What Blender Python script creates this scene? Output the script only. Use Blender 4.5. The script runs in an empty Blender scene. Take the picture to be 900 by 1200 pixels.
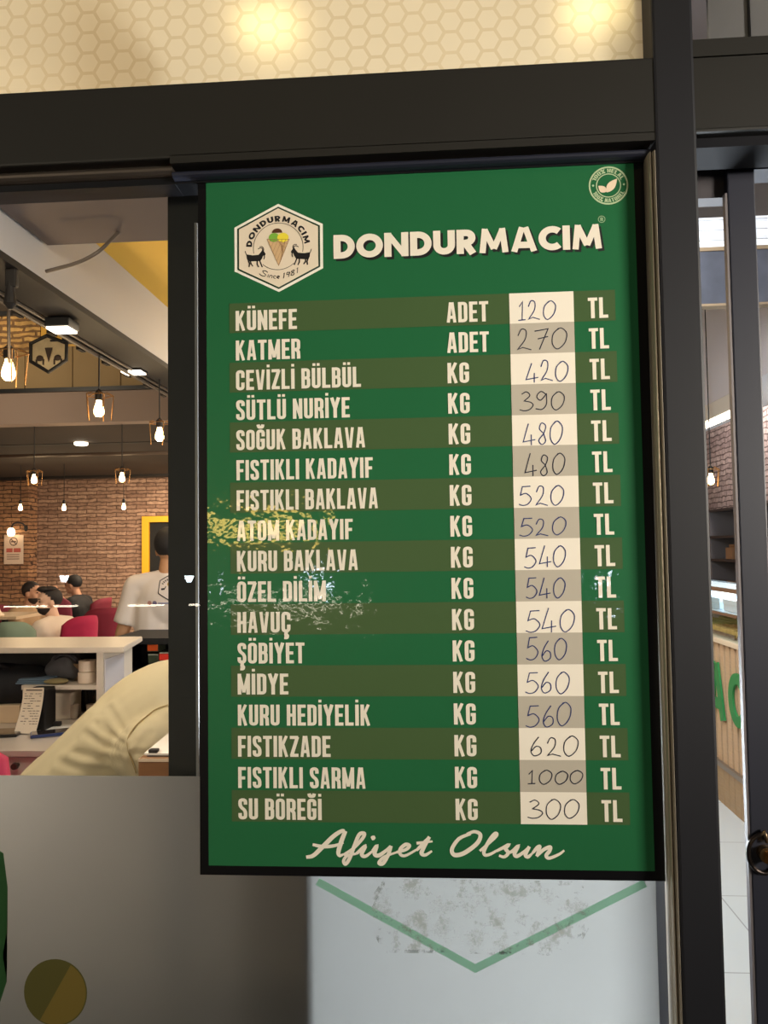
import bpy, bmesh, math, random
from mathutils import Vector, Matrix
from mathutils.bvhtree import BVHTree
random.seed(7)
SC = bpy.context.scene
COL = SC.collection

# ------------------------------------------------------------------ camera
F = 900.0                                   # focal length in pixels of the 900x1200 frame
CAM = Vector((0.0186, -1.0586, 1.55))
YAW, PITCH, ROLL = -0.066, 0.0461, -0.0145
def cam_axes():
    cy, sy = math.cos(YAW), math.sin(YAW)
    r = Vector((cy, -sy, 0)); f = Vector((sy, cy, 0)); u = Vector((0, 0, 1))
    cp, sp = math.cos(PITCH), math.sin(PITCH)
    f, u = f*cp + u*sp, u*cp - f*sp
    cr, sr = math.cos(ROLL), math.sin(ROLL)
    r, u = r*cr + u*sr, u*cr - r*sr
    return r, u, f
AR, AU, AF = cam_axes()
cd = bpy.data.cameras.new('camera'); cam = bpy.data.objects.new('camera', cd); COL.objects.link(cam)
m = Matrix((AR, AU, -AF)).transposed().to_4x4(); m.translation = CAM
cam.matrix_world = m
cd.sensor_fit = 'VERTICAL'; cd.sensor_height = 36.0; cd.lens = F/1200*36.0; cd.clip_start = 0.02
SC.camera = cam
def at(px, py, Y):
    """the point of the plane y = Y that the photograph shows at (px, py): used to measure the place"""
    d = AR*((px-450)/F) + AU*((600-py)/F) + AF
    return CAM + d*((Y-CAM.y)/d.y)
def X(px, py, Y): return at(px, py, Y).x
def Z(px, py, Y): return at(px, py, Y).z

# ------------------------------------------------------------------ world, lights, exposure
SC.view_settings.view_transform = 'Standard'; SC.view_settings.look = 'None'
SC.view_settings.exposure = 0.0; SC.view_settings.gamma = 1.0; SC.view_settings.use_curve_mapping = False
SC.cycles.use_denoising = True
SC.cycles.max_bounces = 8; SC.cycles.transparent_max_bounces = 16
SC.cycles.sample_clamp_indirect = 4.0
w = bpy.data.worlds.new('night'); SC.world = w; w.use_nodes = True
w.node_tree.nodes['Background'].inputs[0].default_value = (0.16, 0.17, 0.22, 1)
w.node_tree.nodes['Background'].inputs[1].default_value = 0.08
def area(name, loc, target, size, power, col, size_y=None, spread=180):
    l = bpy.data.lights.new(name, 'AREA'); l.energy = power; l.color = col; l.shape = 'RECTANGLE'
    l.size = size; l.size_y = size_y or size; l.spread = math.radians(spread)
    o = bpy.data.objects.new(name, l); COL.objects.link(o); o.location = loc
    o.rotation_euler = (Vector(target)-Vector(loc)).to_track_quat('-Z', 'Y').to_euler()
    return o
WARM = (1.0, .80, .56); NEUT = (1.0, .90, .76); COOL = (.86, .94, 1.0)
area('street_light', (2.7, -2.0, 1.95), (0.12, 0, 1.80), 0.7, 13.5, (1.0, .91, .78), 0.7, spread=52)          # street side, from the right
area('street_light', (-3.4, -2.6, 1.9), (-0.1, 0, 1.7), 0.9, 46, (1.0, .86, .64), 0.9)
area('dining_fill', (-0.9, 7.2, 2.5), (-2.8, 8.0, 0.6), 1.5, 130, WARM, 1.0)                  # added fill for the dining room, hidden from the camera
area('dining_fill', (-3.2, 8.6, 2.5), (-3.2, 9.2, 0.4), 1.6, 80, WARM, 0.5)
area('dining_fill', (-0.5, 3.9, 2.8), (-1.6, 3.6, 0.8), 1.0, 55, WARM, 1.0)
area('left_fill', (-0.75, 0.62, 2.64), (-1.2, 1.5, 0.8), 0.5, 17, (1.0, .86, .66), 0.5)          # added fill above the desk, hidden by the header
area('right_fill', (0.62, 2.2, 2.90), (1.55, 3.8, 0.6), 0.8, 90, COOL, 1.6)  # unseen fill placed to light the bakery side
area('right_fill', (2.8, 6.6, 3.25), (3.3, 7.6, 2.3), 0.35, 26, (1.0, .93, .88), 0.6)                      # added unseen fill for the bricks high at the right
area('right_fill', (0.55, 0.95, 1.00), (0.25, 0.0, 0.95), 0.6, 62, COOL, 0.5)  # added behind the film to make its right part bright
area('left_fill', (-0.93, .28, 1.50), (-0.52, 0.0, 1.16), 0.16, 4.6, (1.0, .87, .72), 0.16, spread=110)                   # added out of view to lighten the left of the film
area('transom_fill', (-0.3, 0.55, 2.60), (-0.3, 0.03, 2.32), 1.6, 5.2, (1.0, .87, .67), 0.08)  # added behind the honeycomb film to light it through
area('upper_fill', (-3.6, 3.0, 2.95), (-3.4, 5.2, 2.85), 0.9, 26, (1.0, .82, .58), 0.4)  # added out of view to brighten the high bricks and tan wall

# ------------------------------------------------------------------ materials
def lin(c):
    f = lambda v: v/12.92 if v <= .04045 else ((v+.055)/1.055)**2.4
    return tuple(f(v/255.0) for v in c) + (1.0,)
def mat(name, rgb, rough=.6, metal=0.0, spec=.5, coat=0.0, emit=None, strength=0.0, noise=0.0, nscale=20.0, bump=0.0, bscale=60.0, alpha=None):
    M = bpy.data.materials.new(name); M.use_nodes = True; nt = M.node_tree
    b = nt.nodes['Principled BSDF']; c = lin(rgb)
    b.inputs['Base Color'].default_value = c; b.inputs['Roughness'].default_value = rough
    b.inputs['Metallic'].default_value = metal; b.inputs['Specular IOR Level'].default_value = spec
    b.inputs['Coat Weight'].default_value = coat; b.inputs['Coat Roughness'].default_value = .05
    if emit:
        b.inputs['Emission Color'].default_value = lin(emit); b.inputs['Emission Strength'].default_value = strength
    if noise or bump:
        tc = nt.nodes.new('ShaderNodeTexCoord')
    if noise:
        n = nt.nodes.new('ShaderNodeTexNoise'); n.inputs['Scale'].default_value = nscale; n.inputs['Detail'].default_value = 6
        nt.links.new(tc.outputs['Object'], n.inputs['Vector'])
        r = nt.nodes.new('ShaderNodeMapRange'); r.inputs['To Min'].default_value = 1-noise; r.inputs['To Max'].default_value = 1+noise
        nt.links.new(n.outputs['Fac'], r.inputs['Value'])
        mx = nt.nodes.new('ShaderNodeVectorMath'); mx.operation = 'SCALE'; mx.inputs[0].default_value = c[:3]
        nt.links.new(r.outputs['Result'], mx.inputs['Scale']); nt.links.new(mx.outputs['Vector'], b.inputs['Base Color'])
    if bump:
        n = nt.nodes.new('ShaderNodeTexNoise'); n.inputs['Scale'].default_value = bscale; n.inputs['Detail'].default_value = 3
        nt.links.new(tc.outputs['Object'], n.inputs['Vector'])
        bp = nt.nodes.new('ShaderNodeBump'); bp.inputs['Strength'].default_value = bump; bp.inputs['Distance'].default_value = .01
        nt.links.new(n.outputs['Fac'], bp.inputs['Height'])
        nt.links.new(bp.outputs['Normal'], b.inputs['Normal']); nt.links.new(bp.outputs['Normal'], b.inputs['Coat Normal'])
    return M
def glass_mat(name, tint=(1, 1, 1), refl=1.0, ior=1.45):
    M = bpy.data.materials.new(name); M.use_nodes = True; nt = M.node_tree; nt.nodes.clear()
    o = nt.nodes.new('ShaderNodeOutputMaterial'); mx = nt.nodes.new('ShaderNodeMixShader')
    t = nt.nodes.new('ShaderNodeBsdfTransparent'); t.inputs[0].default_value = (*tint, 1)
    g = nt.nodes.new('ShaderNodeBsdfGlossy'); g.inputs['Roughness'].default_value = 0.0
    fr = nt.nodes.new('ShaderNodeFresnel'); fr.inputs['IOR'].default_value = ior
    mu = nt.nodes.new('ShaderNodeMath'); mu.operation = 'MULTIPLY'; mu.inputs[1].default_value = refl
    ge = nt.nodes.new('ShaderNodeNewGeometry'); iv = nt.nodes.new('ShaderNodeMath'); iv.operation = 'SUBTRACT'; iv.inputs[0].default_value = 1
    nt.links.new(ge.outputs['Backfacing'], iv.inputs[1]); m3 = nt.nodes.new('ShaderNodeMath'); m3.operation = 'MULTIPLY'      # only the outer face of a pane mirrors
    nt.links.new(fr.outputs[0], mu.inputs[0]); nt.links.new(mu.outputs[0], m3.inputs[0]); nt.links.new(iv.outputs[0], m3.inputs[1]); nt.links.new(m3.outputs[0], mx.inputs[0])
    nt.links.new(t.outputs[0], mx.inputs[1]); nt.links.new(g.outputs[0], mx.inputs[2]); nt.links.new(mx.outputs[0], o.inputs[0])
    return M
def film_mat(name, rgb, trans=.5, gloss=.06, rough=.35, noise=.08, nscale=4.0, refl=1.0):
    """frosted film: scatters light from both of its sides"""
    M = bpy.data.materials.new(name); M.use_nodes = True; nt = M.node_tree; nt.nodes.clear()
    o = nt.nodes.new('ShaderNodeOutputMaterial')
    tc = nt.nodes.new('ShaderNodeTexCoord'); n = nt.nodes.new('ShaderNodeTexNoise'); n.inputs['Scale'].default_value = nscale; n.inputs['Detail'].default_value = 5
    nt.links.new(tc.outputs['Object'], n.inputs['Vector'])
    r = nt.nodes.new('ShaderNodeMapRange'); r.inputs['To Min'].default_value = 1-noise; r.inputs['To Max'].default_value = 1+noise
    nt.links.new(n.outputs['Fac'], r.inputs['Value'])
    sc = nt.nodes.new('ShaderNodeVectorMath'); sc.operation = 'SCALE'; sc.inputs[0].default_value = lin(rgb)[:3]; nt.links.new(r.outputs['Result'], sc.inputs['Scale'])
    d = nt.nodes.new('ShaderNodeBsdfDiffuse'); t = nt.nodes.new('ShaderNodeBsdfTranslucent'); g = nt.nodes.new('ShaderNodeBsdfGlossy')
    g.inputs['Roughness'].default_value = rough
    dr = nt.nodes.new('ShaderNodeVectorMath'); dr.operation = 'SCALE'; dr.inputs['Scale'].default_value = refl; nt.links.new(sc.outputs[0], dr.inputs[0])
    nt.links.new(dr.outputs[0], d.inputs[0]); nt.links.new(sc.outputs[0], t.inputs[0])
    m1 = nt.nodes.new('ShaderNodeMixShader'); m1.inputs[0].default_value = trans; m2 = nt.nodes.new('ShaderNodeMixShader'); m2.inputs[0].default_value = gloss
    nt.links.new(d.outputs[0], m1.inputs[1]); nt.links.new(t.outputs[0], m1.inputs[2])
    nt.links.new(m1.outputs[0], m2.inputs[1]); nt.links.new(g.outputs[0], m2.inputs[2]); nt.links.new(m2.outputs[0], o.inputs[0])
    return M
def brick_mat(name, c1, c2, mortar, bw=.24, bh=.062, axis='x', ms=.008):
    M = bpy.data.materials.new(name); M.use_nodes = True; nt = M.node_tree; b = nt.nodes['Principled BSDF']
    tc = nt.nodes.new('ShaderNodeTexCoord'); sx = nt.nodes.new('ShaderNodeSeparateXYZ'); cx = nt.nodes.new('ShaderNodeCombineXYZ')
    nt.links.new(tc.outputs['Object'], sx.inputs[0]); nt.links.new(sx.outputs['X' if axis == 'x' else 'Y'], cx.inputs[0]); nt.links.new(sx.outputs['Z'], cx.inputs[1])
    nz = nt.nodes.new('ShaderNodeTexNoise'); nz.inputs['Scale'].default_value = 9; nz.inputs['Detail'].default_value = 4; nt.links.new(tc.outputs['Object'], nz.inputs['Vector'])
    off = nt.nodes.new('ShaderNodeVectorMath'); off.operation = 'SCALE'; off.inputs['Scale'].default_value = .055
    nt.links.new(nz.outputs['Color'], off.inputs[0]); ad = nt.nodes.new('ShaderNodeVectorMath'); nt.links.new(cx.outputs[0], ad.inputs[0]); nt.links.new(off.outputs[0], ad.inputs[1])
    br = nt.nodes.new('ShaderNodeTexBrick'); br.inputs['Scale'].default_value = 1; br.inputs['Brick Width'].default_value = bw; br.inputs['Row Height'].default_value = bh
    br.inputs['Mortar Size'].default_value = ms; br.inputs['Mortar Smooth'].default_value = .4
    br.inputs['Color1'].default_value = lin(c1); br.inputs['Color2'].default_value = lin(c2); br.inputs['Mortar'].default_value = lin(mortar)
    nt.links.new(ad.outputs[0], br.inputs['Vector'])
    n2 = nt.nodes.new('ShaderNodeTexNoise'); n2.inputs['Scale'].default_value = 16; n2.inputs['Detail'].default_value = 8; nt.links.new(tc.outputs['Object'], n2.inputs['Vector'])
    r = nt.nodes.new('ShaderNodeMapRange'); r.inputs['To Min'].default_value = .25; r.inputs['To Max'].default_value = 1.85; nt.links.new(n2.outputs['Fac'], r.inputs['Value'])
    sc = nt.nodes.new('ShaderNodeVectorMath'); sc.operation = 'SCALE'; nt.links.new(br.outputs['Color'], sc.inputs[0]); nt.links.new(r.outputs['Result'], sc.inputs['Scale'])
    nt.links.new(sc.outputs[0], b.inputs['Base Color']); b.inputs['Roughness'].default_value = .85
    bp = nt.nodes.new('ShaderNodeBump'); bp.inputs['Strength'].default_value = .7; bp.inputs['Distance'].default_value = .02
    nt.links.new(br.outputs['Fac'], bp.inputs['Height']); bp.invert = True; nt.links.new(bp.outputs['Normal'], b.inputs['Normal'])
    return M
def tile_mat(name, c, grout, size=.6):
    M = bpy.data.materials.new(name); M.use_nodes = True; nt = M.node_tree; b = nt.nodes['Principled BSDF']
    tc = nt.nodes.new('ShaderNodeTexCoord'); br = nt.nodes.new('ShaderNodeTexBrick'); br.offset = 0; br.inputs['Scale'].default_value = 1
    br.inputs['Brick Width'].default_value = size; br.inputs['Row Height'].default_value = size; br.inputs['Mortar Size'].default_value = .003
    br.inputs['Color1'].default_value = lin(c); br.inputs['Color2'].default_value = lin(tuple(v-5 for v in c)); br.inputs['Mortar'].default_value = lin(grout)
    nt.links.new(tc.outputs['Object'], br.inputs['Vector']); nt.links.new(br.outputs['Color'], b.inputs['Base Color']); b.inputs['Roughness'].default_value = .3
    return M
def wood_mat(name, c1, c2, rough=.5, scale=6):
    M = bpy.data.materials.new(name); M.use_nodes = True; nt = M.node_tree; b = nt.nodes['Principled BSDF']
    tc = nt.nodes.new('ShaderNodeTexCoord'); mp = nt.nodes.new('ShaderNodeMapping'); mp.inputs['Scale'].default_value = (2, 2, 18)
    nz = nt.nodes.new('ShaderNodeTexNoise'); nz.inputs['Scale'].default_value = scale; nz.inputs['Detail'].default_value = 5
    nt.links.new(tc.outputs['Object'], mp.inputs[0]); nt.links.new(mp.outputs[0], nz.inputs['Vector'])
    mx = nt.nodes.new('ShaderNodeMix'); mx.data_type = 'RGBA'; mx.inputs[6].default_value = lin(c1); mx.inputs[7].default_value = lin(c2)
    nt.links.new(nz.outputs['Fac'], mx.inputs[0]); nt.links.new(mx.outputs[2], b.inputs['Base Color']); b.inputs['Roughness'].default_value = rough
    return M

# ------------------------------------------------------------------ helpers
def link(name, me, m=None, parent=None, smooth=False):
    o = bpy.data.objects.new(name, me); COL.objects.link(o)
    if m is not None and not me.materials: me.materials.append(m)
    if parent is not None: o.parent = parent
    if smooth: me.polygons.foreach_set('use_smooth', [True]*len(me.polygons))
    return o
def obj(name, bm, m=None, parent=None, smooth=False):
    me = bpy.data.meshes.new(name); bm.to_mesh(me); bm.free()
    return link(name, me, m, parent, smooth)
def tag(o, label, cat, group=None, kind=None):
    o['label'] = label; o['category'] = cat
    if group: o['group'] = group
    if kind: o['kind'] = kind
    return o
def thing(name, label, cat, loc=(0, 0, 0), rz=0.0, group=None):
    o = bpy.data.objects.new(name, None); COL.objects.link(o); o.empty_display_size = .1
    o.location = loc; o.rotation_euler = (0, 0, rz)
    return tag(o, label, cat, group)
def struct(o): o['kind'] = 'structure'; return o
def dup(root, loc, rz=None, label=None):
    r = root.copy(); COL.objects.link(r); r.location = loc
    if rz is not None: r.rotation_euler = (0, 0, rz)
    if label: r['label'] = label
    for ch in list(root.children):
        c = ch.copy(); COL.objects.link(c); c.parent = r
        for g in ch.children:
            d = g.copy(); COL.objects.link(d); d.parent = c
    return r
def BM(): return bmesh.new()
def box(bm, x0, x1, y0, y1, z0, z1, bev=0.0):
    v = [bm.verts.new(p) for p in ((x0,y0,z0),(x1,y0,z0),(x1,y1,z0),(x0,y1,z0),(x0,y0,z1),(x1,y0,z1),(x1,y1,z1),(x0,y1,z1))]
    fs = [bm.faces.new([v[i] for i in q]) for q in ((3,2,1,0),(4,5,6,7),(0,1,5,4),(1,2,6,5),(2,3,7,6),(3,0,4,7))]
    if bev:
        es = list({e for f in fs for e in f.edges})
        bmesh.ops.bevel(bm, geom=es, offset=bev, segments=2, affect='EDGES', profile=.6)
    return bm
def frame_of(d):
    d = Vector(d).normalized(); a = Vector((0, 0, 1)) if abs(d.z) < .9 else Vector((1, 0, 0))
    u = d.cross(a).normalized(); return u, d.cross(u).normalized()
def tube(bm, pts, r, n=8, closed=False, caps=True):
    """a round bar along pts; r is a radius or one per point"""
    pts = [Vector(p) for p in pts]; k = len(pts)
    rs = r if isinstance(r, (list, tuple)) else [r]*k
    rings = []; u = None
    for i, p in enumerate(pts):
        a = pts[i-1] if (i > 0 or closed) else p; b = pts[(i+1) % k] if (i < k-1 or closed) else p
        d = (b-a).normalized()
        if u is None: u, v = frame_of(d)
        else:
            u = (u - d*u.dot(d)); u = u.normalized() if u.length > 1e-6 else frame_of(d)[0]
            v = d.cross(u)
        rings.append([bm.verts.new(p + (u*math.cos(t*2*math.pi/n) + v*math.sin(t*2*math.pi/n))*rs[i]) for t in range(n)])
    for i in range(k if closed else k-1):
        A, B = rings[i], rings[(i+1) % k]
        for t in range(n): bm.faces.new((A[t], A[(t+1) % n], B[(t+1) % n], B[t]))
    if caps and not closed:
        bm.faces.new(rings[0][::-1]); bm.faces.new(rings[-1])
    return bm
def lathe(bm, prof, c=(0, 0, 0), n=24):
    """prof: (radius, height) from bottom to top about a vertical axis at c"""
    rings = []
    for r, h in prof:
        if r < 1e-5: rings.append([bm.verts.new((c[0], c[1], c[2]+h))])
        else: rings.append([bm.verts.new((c[0]+r*math.cos(t*2*math.pi/n), c[1]+r*math.sin(t*2*math.pi/n), c[2]+h)) for t in range(n)])
    for A, B in zip(rings, rings[1:]):
        if len(A) == 1 and len(B) == 1: continue
        for t in range(n):
            if len(A) == 1: bm.faces.new((A[0], B[(t+1) % n], B[t]))
            elif len(B) == 1: bm.faces.new((A[t], A[(t+1) % n], B[0]))
            else: bm.faces.new((A[t], A[(t+1) % n], B[(t+1) % n], B[t]))
    if len(rings[0]) > 1: bm.faces.new(rings[0][::-1])
    if len(rings[-1]) > 1: bm.faces.new(rings[-1])
    return bm
def ell(bm, c, r, R=None, n=16):
    rr = (r, r, r) if not isinstance(r, (tuple, list)) else r
    M = Matrix.Translation(Vector(c)) @ (R.to_4x4() if R else Matrix.Identity(4)) @ Matrix.Diagonal((*rr, 1))
    bmesh.ops.create_uvsphere(bm, u_segments=n, v_segments=max(6, n*3//4), radius=1, matrix=M); return bm
def cap(bm, a, b, ra, rb, n=12):
    """tapered limb between two joints with round ends"""
    a, b = Vector(a), Vector(b); tube(bm, [a, a.lerp(b, .5), b], [ra, (ra+rb)/2, rb], n)
    ell(bm, a, ra, n=n); ell(bm, b, rb, n=n); return bm
def fuse(name, bm, m, parent, voxel=.012, smooth=4):
    """melt overlapping volumes into one continuous skin"""
    me = bpy.data.meshes.new(name+'_src'); bm.to_mesh(me); bm.free()
    o = bpy.data.objects.new(name+'_src', me); COL.objects.link(o)
    r = o.modifiers.new('r', 'REMESH'); r.mode = 'VOXEL'; r.voxel_size = voxel; r.use_smooth_shade = True
    s = o.modifiers.new('s', 'SMOOTH'); s.factor = .5; s.iterations = smooth
    dg = bpy.context.evaluated_depsgraph_get(); ev = o.evaluated_get(dg)
    me2 = bpy.data.meshes.new_from_object(ev, depsgraph=dg); me2.name = name
    bpy.data.objects.remove(o); bpy.data.meshes.remove(me)
    me2.materials.clear()
    return link(name, me2, m, parent, True)
def catmull(pts, n=6, closed=False):
    P = [Vector(p) for p in pts]; k = len(P); out = []
    for i in range(k if closed else k-1):
        p0 = P[i-1] if (i > 0 or closed) else P[0]*2-P[1]; p1 = P[i]; p2 = P[(i+1) % k]
        p3 = P[(i+2) % k] if (i+2 < k or closed) else P[-1]*2-P[-2]
        for j in range(n):
            t = j/n; out.append(.5*((2*p1)+(-p0+p2)*t+(2*p0-5*p1+4*p2-p3)*t*t+(-p0+3*p1-3*p2+p3)*t**3))
    if not closed: out.append(P[-1])
    return out
# ---- flat lettering: strokes drawn in the (x, z) plane at a given y
def ribbon(bm, pts, w, y, closed=False, T=lambda p: p):
    P = [Vector((p[0], p[1])) for p in pts]
    Q = [P[0]]
    for p in P[1:]:
        if (p-Q[-1]).length > 1e-7: Q.append(p)
    if closed and (Q[0]-Q[-1]).length < 1e-7: Q.pop()
    P = Q; k = len(P)
    if k < 2: return
    ws = w if isinstance(w, (list, tuple)) else [w]*k
    if len(ws) != k: ws = [ws[min(len(ws)-1, int(i*len(ws)/k))] for i in range(k)]
    L, Rr = [], []
    for i, p in enumerate(P):
        d1 = (p-P[i-1]).normalized() if (i > 0 or closed) else None
        d2 = (P[(i+1) % k]-p).normalized() if (i < k-1 or closed) else None
        if d1 is None: d1 = d2
        if d2 is None: d2 = d1
        n1 = Vector((-d1.y, d1.x)); n2 = Vector((-d2.y, d2.x)); nn = n1+n2
        nn = nn.normalized() if nn.length > 1e-6 else n1
        s = 1/max(.45, nn.dot(n1))
        o = nn*(ws[i]/2*s)
        for lst, q in ((L, p+o), (Rr, p-o)):
            t = T(q); lst.append(bm.verts.new((t[0], y-i*1.2e-6, t[1])))
    for i in range(k if closed else k-1):
        j = (i+1) % k
        try: bm.faces.new((L[i], Rr[i], Rr[j], L[j]))
        except ValueError: pass
def poly(bm, pts, y, T=lambda p: p):
    f = bm.faces.new([bm.verts.new((T(p)[0], y, T(p)[1])) for p in pts])
    bmesh.ops.triangulate(bm, faces=[f]); return bm
def disc(bm, c, r, y, n=32, T=lambda p: p, rz=None):
    return poly(bm, [(c[0]+r*math.cos(2*math.pi*i/n), c[1]+(rz or r)*math.sin(2*math.pi*i/n)) for i in range(n)], y, T)
def arc(c, r, a0, a1, n=24, rz=None):
    return [(c[0]+r*math.cos(math.radians(a0+(a1-a0)*i/n)), c[1]+(rz or r)*math.sin(math.radians(a0+(a1-a0)*i/n))) for i in range(n+1)]
def rounded(pts, closed=False):
    """polyline whose points may carry a corner radius as third value"""
    out = []; k = len(pts)
    for i, p in enumerate(pts):
        r = p[2] if len(p) > 2 else 0
        v = Vector(p[:2])
        if r and (closed or 0 < i < k-1):
            a = Vector(pts[i-1][:2]); b = Vector(pts[(i+1) % k][:2])
            da = (a-v); db = (b-v); q = min(r, da.length*.499, db.length*.499)
            s = v+da.normalized()*q; e = v+db.normalized()*q
            for j in range(7):
                t = j/6; out.append(s*(1-t)**2+v*2*t*(1-t)*.9+v*2*t*(1-t)*.1+e*t*t)
        else: out.append(v)
    return out
def glyphs(t, W, k):
    """sans capitals: strokes of thickness t, letter width W, corner radius k; cap height 1.
    returns {char: (width, [(points, closed)])}"""
    L = t/2; R = W-t/2; B = t/2; T = 1-t/2; m = .5
    g = {}
    stem = ([(L, 0), (L, 1)], 0)
    g['I'] = (t, [stem])
    g['L'] = (W*.92, [([(L, 1), (L, B), (W*.92, B)], 0)])
    g['T'] = (W*.98, [([(0, T), (W*.98, T)], 0), ([(W*.49, 0), (W*.49, 1)], 0)])
    g['E'] = (W*.9, [stem, ([(L, T), (W*.9, T)], 0), ([(L, m), (W*.82, m)], 0), ([(L, B), (W*.9, B)], 0)])
    g['F'] = (W*.88, [stem, ([(L, T), (W*.88, T)], 0), ([(L, m-.02), (W*.8, m-.02)], 0)])
    g['H'] = (W, [stem, ([(R, 0), (R, 1)], 0), ([(L, m), (R, m)], 0)])
    g['N'] = (W*1.05, [([(L*.95, 0), (L*.95, 1)], 0), ([(R+W*.05, 0), (R+W*.05, 1)], 0), ([(L*.95, .97), (R+W*.05, .03)], 0)])
    g['M'] = (W*1.32, [stem, ([(W*1.32-L, 0), (W*1.32-L, 1)], 0), ([(L, .97), (W*.66, .10)], 0), ([(W*1.32-L, .97), (W*.66, .10)], 0)])
    g['A'] = (W*1.08, [([(L*.95, 0), (W*.54-t*.22, 1)], 0), ([(W*1.08-L*.95, 0), (W*.54+t*.22, 1)], 0), ([(W*.22, .26), (W*.86, .26)], 0)])
    g['V'] = (W*1.08, [([(L*.95, 1), (W*.54-t*.22, 0)], 0), ([(W*1.08-L*.95, 1), (W*.54+t*.22, 0)], 0)])
    g['Y'] = (W*1.08, [([(L*.8, 1), (W*.54, .46)], 0), ([(W*1.08-L*.8, 1), (W*.54, .46)], 0), ([(W*.54, 0), (W*.54, .5)], 0)])
    g['K'] = (W*1.06, [stem, ([(L, .34), (W*1.04-L*.9, 1)], 0), ([(L+t*.75, .56), (W*1.06-L*.9, 0)], 0)])
    g['Z'] = (W*.96, [([(0, T), (W*.92, T)], 0), ([(W*.84, .95), (L*.9, .05)], 0), ([(.01, B), (W*.94, B)], 0)])
    g['O'] = (W, [([(L, B, k), (R, B, k), (R, T, k), (L, T, k)], 1)])
    g['D'] = (W, [([(L, B), (R, B, k), (R, T, k), (L, T)], 1)])
    g['U'] = (W, [([(L, 1), (L, B, k), (R, B, k), (R, 1)], 0)])
    g['C'] = (W, [([(R, .62), (R, T, k), (L, T, k), (L, B, k), (R, B, k), (R, .38)], 0)])
    g['G'] = (W, [([(R, .66), (R, T, k), (L, T, k), (L, B, k), (R, B, k), (R, .47), (W*.48, .47)], 0)])
    g['S'] = (W*.98, [([(R*.98, .70), (R*.98, T, k), (L, T, k), (L, .60, k), (R*.98, .42, k), (R*.98, B, k), (L, B, k), (L, .30)], 0)])
    g['B'] = (W, [([(L, B), (R, B, k), (R, .52, k*.8), (L, .52)], 1), ([(L, .52), (R*.97, .52, k*.8), (R*.97, T, k), (L, T)], 1)])
    g['R'] = (W, [stem, ([(L, .47), (R, .47, k*.9), (R, T, k), (L, T)], 1), ([(W*.5, .46), (R*.98, .36, .06), (R*1.02, 0)], 0)])
    g['P'] = (W, [stem, ([(L, .42), (R, .42, k*.9), (R, T, k), (L, T)], 1)])
    g['1'] = (t*1.6, [([(t*1.1, 0), (t*1.1, 1)], 0), ([(0, .82), (t*1.1, .94)], 0)])
    g['0'] = g['O']
    g['%'] = (W*1.1, [([(.02, 0), (W*1.05, 1)], 0), ([(L, .72, .1), (W*.4, .72, .1), (W*.4, .98, .1), (L, .98, .1)], 1), ([(W*.7, .02, .1), (W*1.05, .02, .1), (W*1.05, .28, .1), (W*.7, .28, .1)], 1)])
    def dots(n, w):
        c = w/2; s = t*.42
        return [([(c+o-s, 1.17), (c+o+s, 1.17)], 0) for o in ((-W*.24, W*.24) if n == 2 else (0,))]
    g['İ'] = (g['I'][0], g['I'][1]+dots(1, g['I'][0]))
    for a, b in (('Ü', 'U'), ('Ö', 'O')): g[a] = (g[b][0], g[b][1]+dots(2, g[b][0]))
    g['Ğ'] = (W, g['G'][1]+[([(W*.22, 1.25), (W*.28, 1.12, .05), (W*.72, 1.12, .05), (W*.78, 1.25)], 0)])
    for a, b in (('Ş', 'S'), ('Ç', 'C')): g[a] = (g[b][0], g[b][1]+[([(W*.52, .02), (W*.5, -.11), (W*.66, -.15, .05), (W*.62, -.26, .05), (W*.3, -.25)], 0)])
    g[' '] = (W*.42, [])
    return g
BEBAS = glyphs(.150, .385, .15)
def text_width(s, G, gap): return sum(G[c][0] for c in s)+gap*(len(s)-1)
def text(bm, s, x0, z0, h, y, G=BEBAS, t=.150, gap=.070, width=None, T=None):
    sx = h if width is None else width/text_width(s, G, gap)
    T = T or (lambda p: p)
    x = 0; kk = 0
    for c in s:
        wd, st = G[c]
        for pts, cl in st:
            tt = t; kk = (kk+1) % 7; yk = y-kk*1.2e-5
            if len(pts) == 2 and abs(pts[0][1]-1.17) < 1e-6: tt = .13
            P = [(q[0]+x, q[1]) for q in rounded(pts, cl)]
            # thickness is laid out in letter space, then stretched with it
            ribbon(bm, P, tt*(.84 if (c in 'MNAVK' and len(pts) == 2 and abs(pts[0][0]-pts[1][0]) > .02 and abs(pts[0][1]-pts[1][1]) > .1) else 1), yk, cl, lambda p: T((x0+p[0]*sx, z0+p[1]*h)))
        x += wd+gap
    return bm

# ================================================================== FACADE
YF = -0.03                                                      # front of the metal framing; the glass stands at y = 0
frame_m = mat('dark_frame_paint', (30, 29, 27), rough=.55, spec=.35, noise=.10, nscale=8)
black_m = mat('black_profile', (14, 15, 19), rough=.38, spec=.4)
navy_m = mat('dark_blue_profile', (30, 33, 48), rough=.5, spec=.4)
bead_m = mat('brushed_aluminium', (176, 166, 150), rough=.3, metal=.5, bump=.05, bscale=300)
dull_m = mat('dull_aluminium', (88, 80, 74), rough=.5, metal=.8)
steel_m = mat('steel', (190, 190, 190), rough=.22, metal=1.0)
XL, XR = -1.30, 1.30
zt = Z(400, 87, YF); zb = Z(480, 178, YF); zbl = Z(100, 190, YF)
xc0 = X(764, 600, YF); xc1 = X(831, 600, YF); ztop = 2.75
bm = BM(); box(bm, XL, XR, YF, .03, zbl, zt, .003); box(bm, X(199, 190, YF), xc1, YF, .03, zb, zbl+.004); box(bm, xc1, XR, YF, -.014, Z(860, 149, YF), zbl+.004)
struct(obj('trim_1', bm, frame_m))                               # header beam
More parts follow.
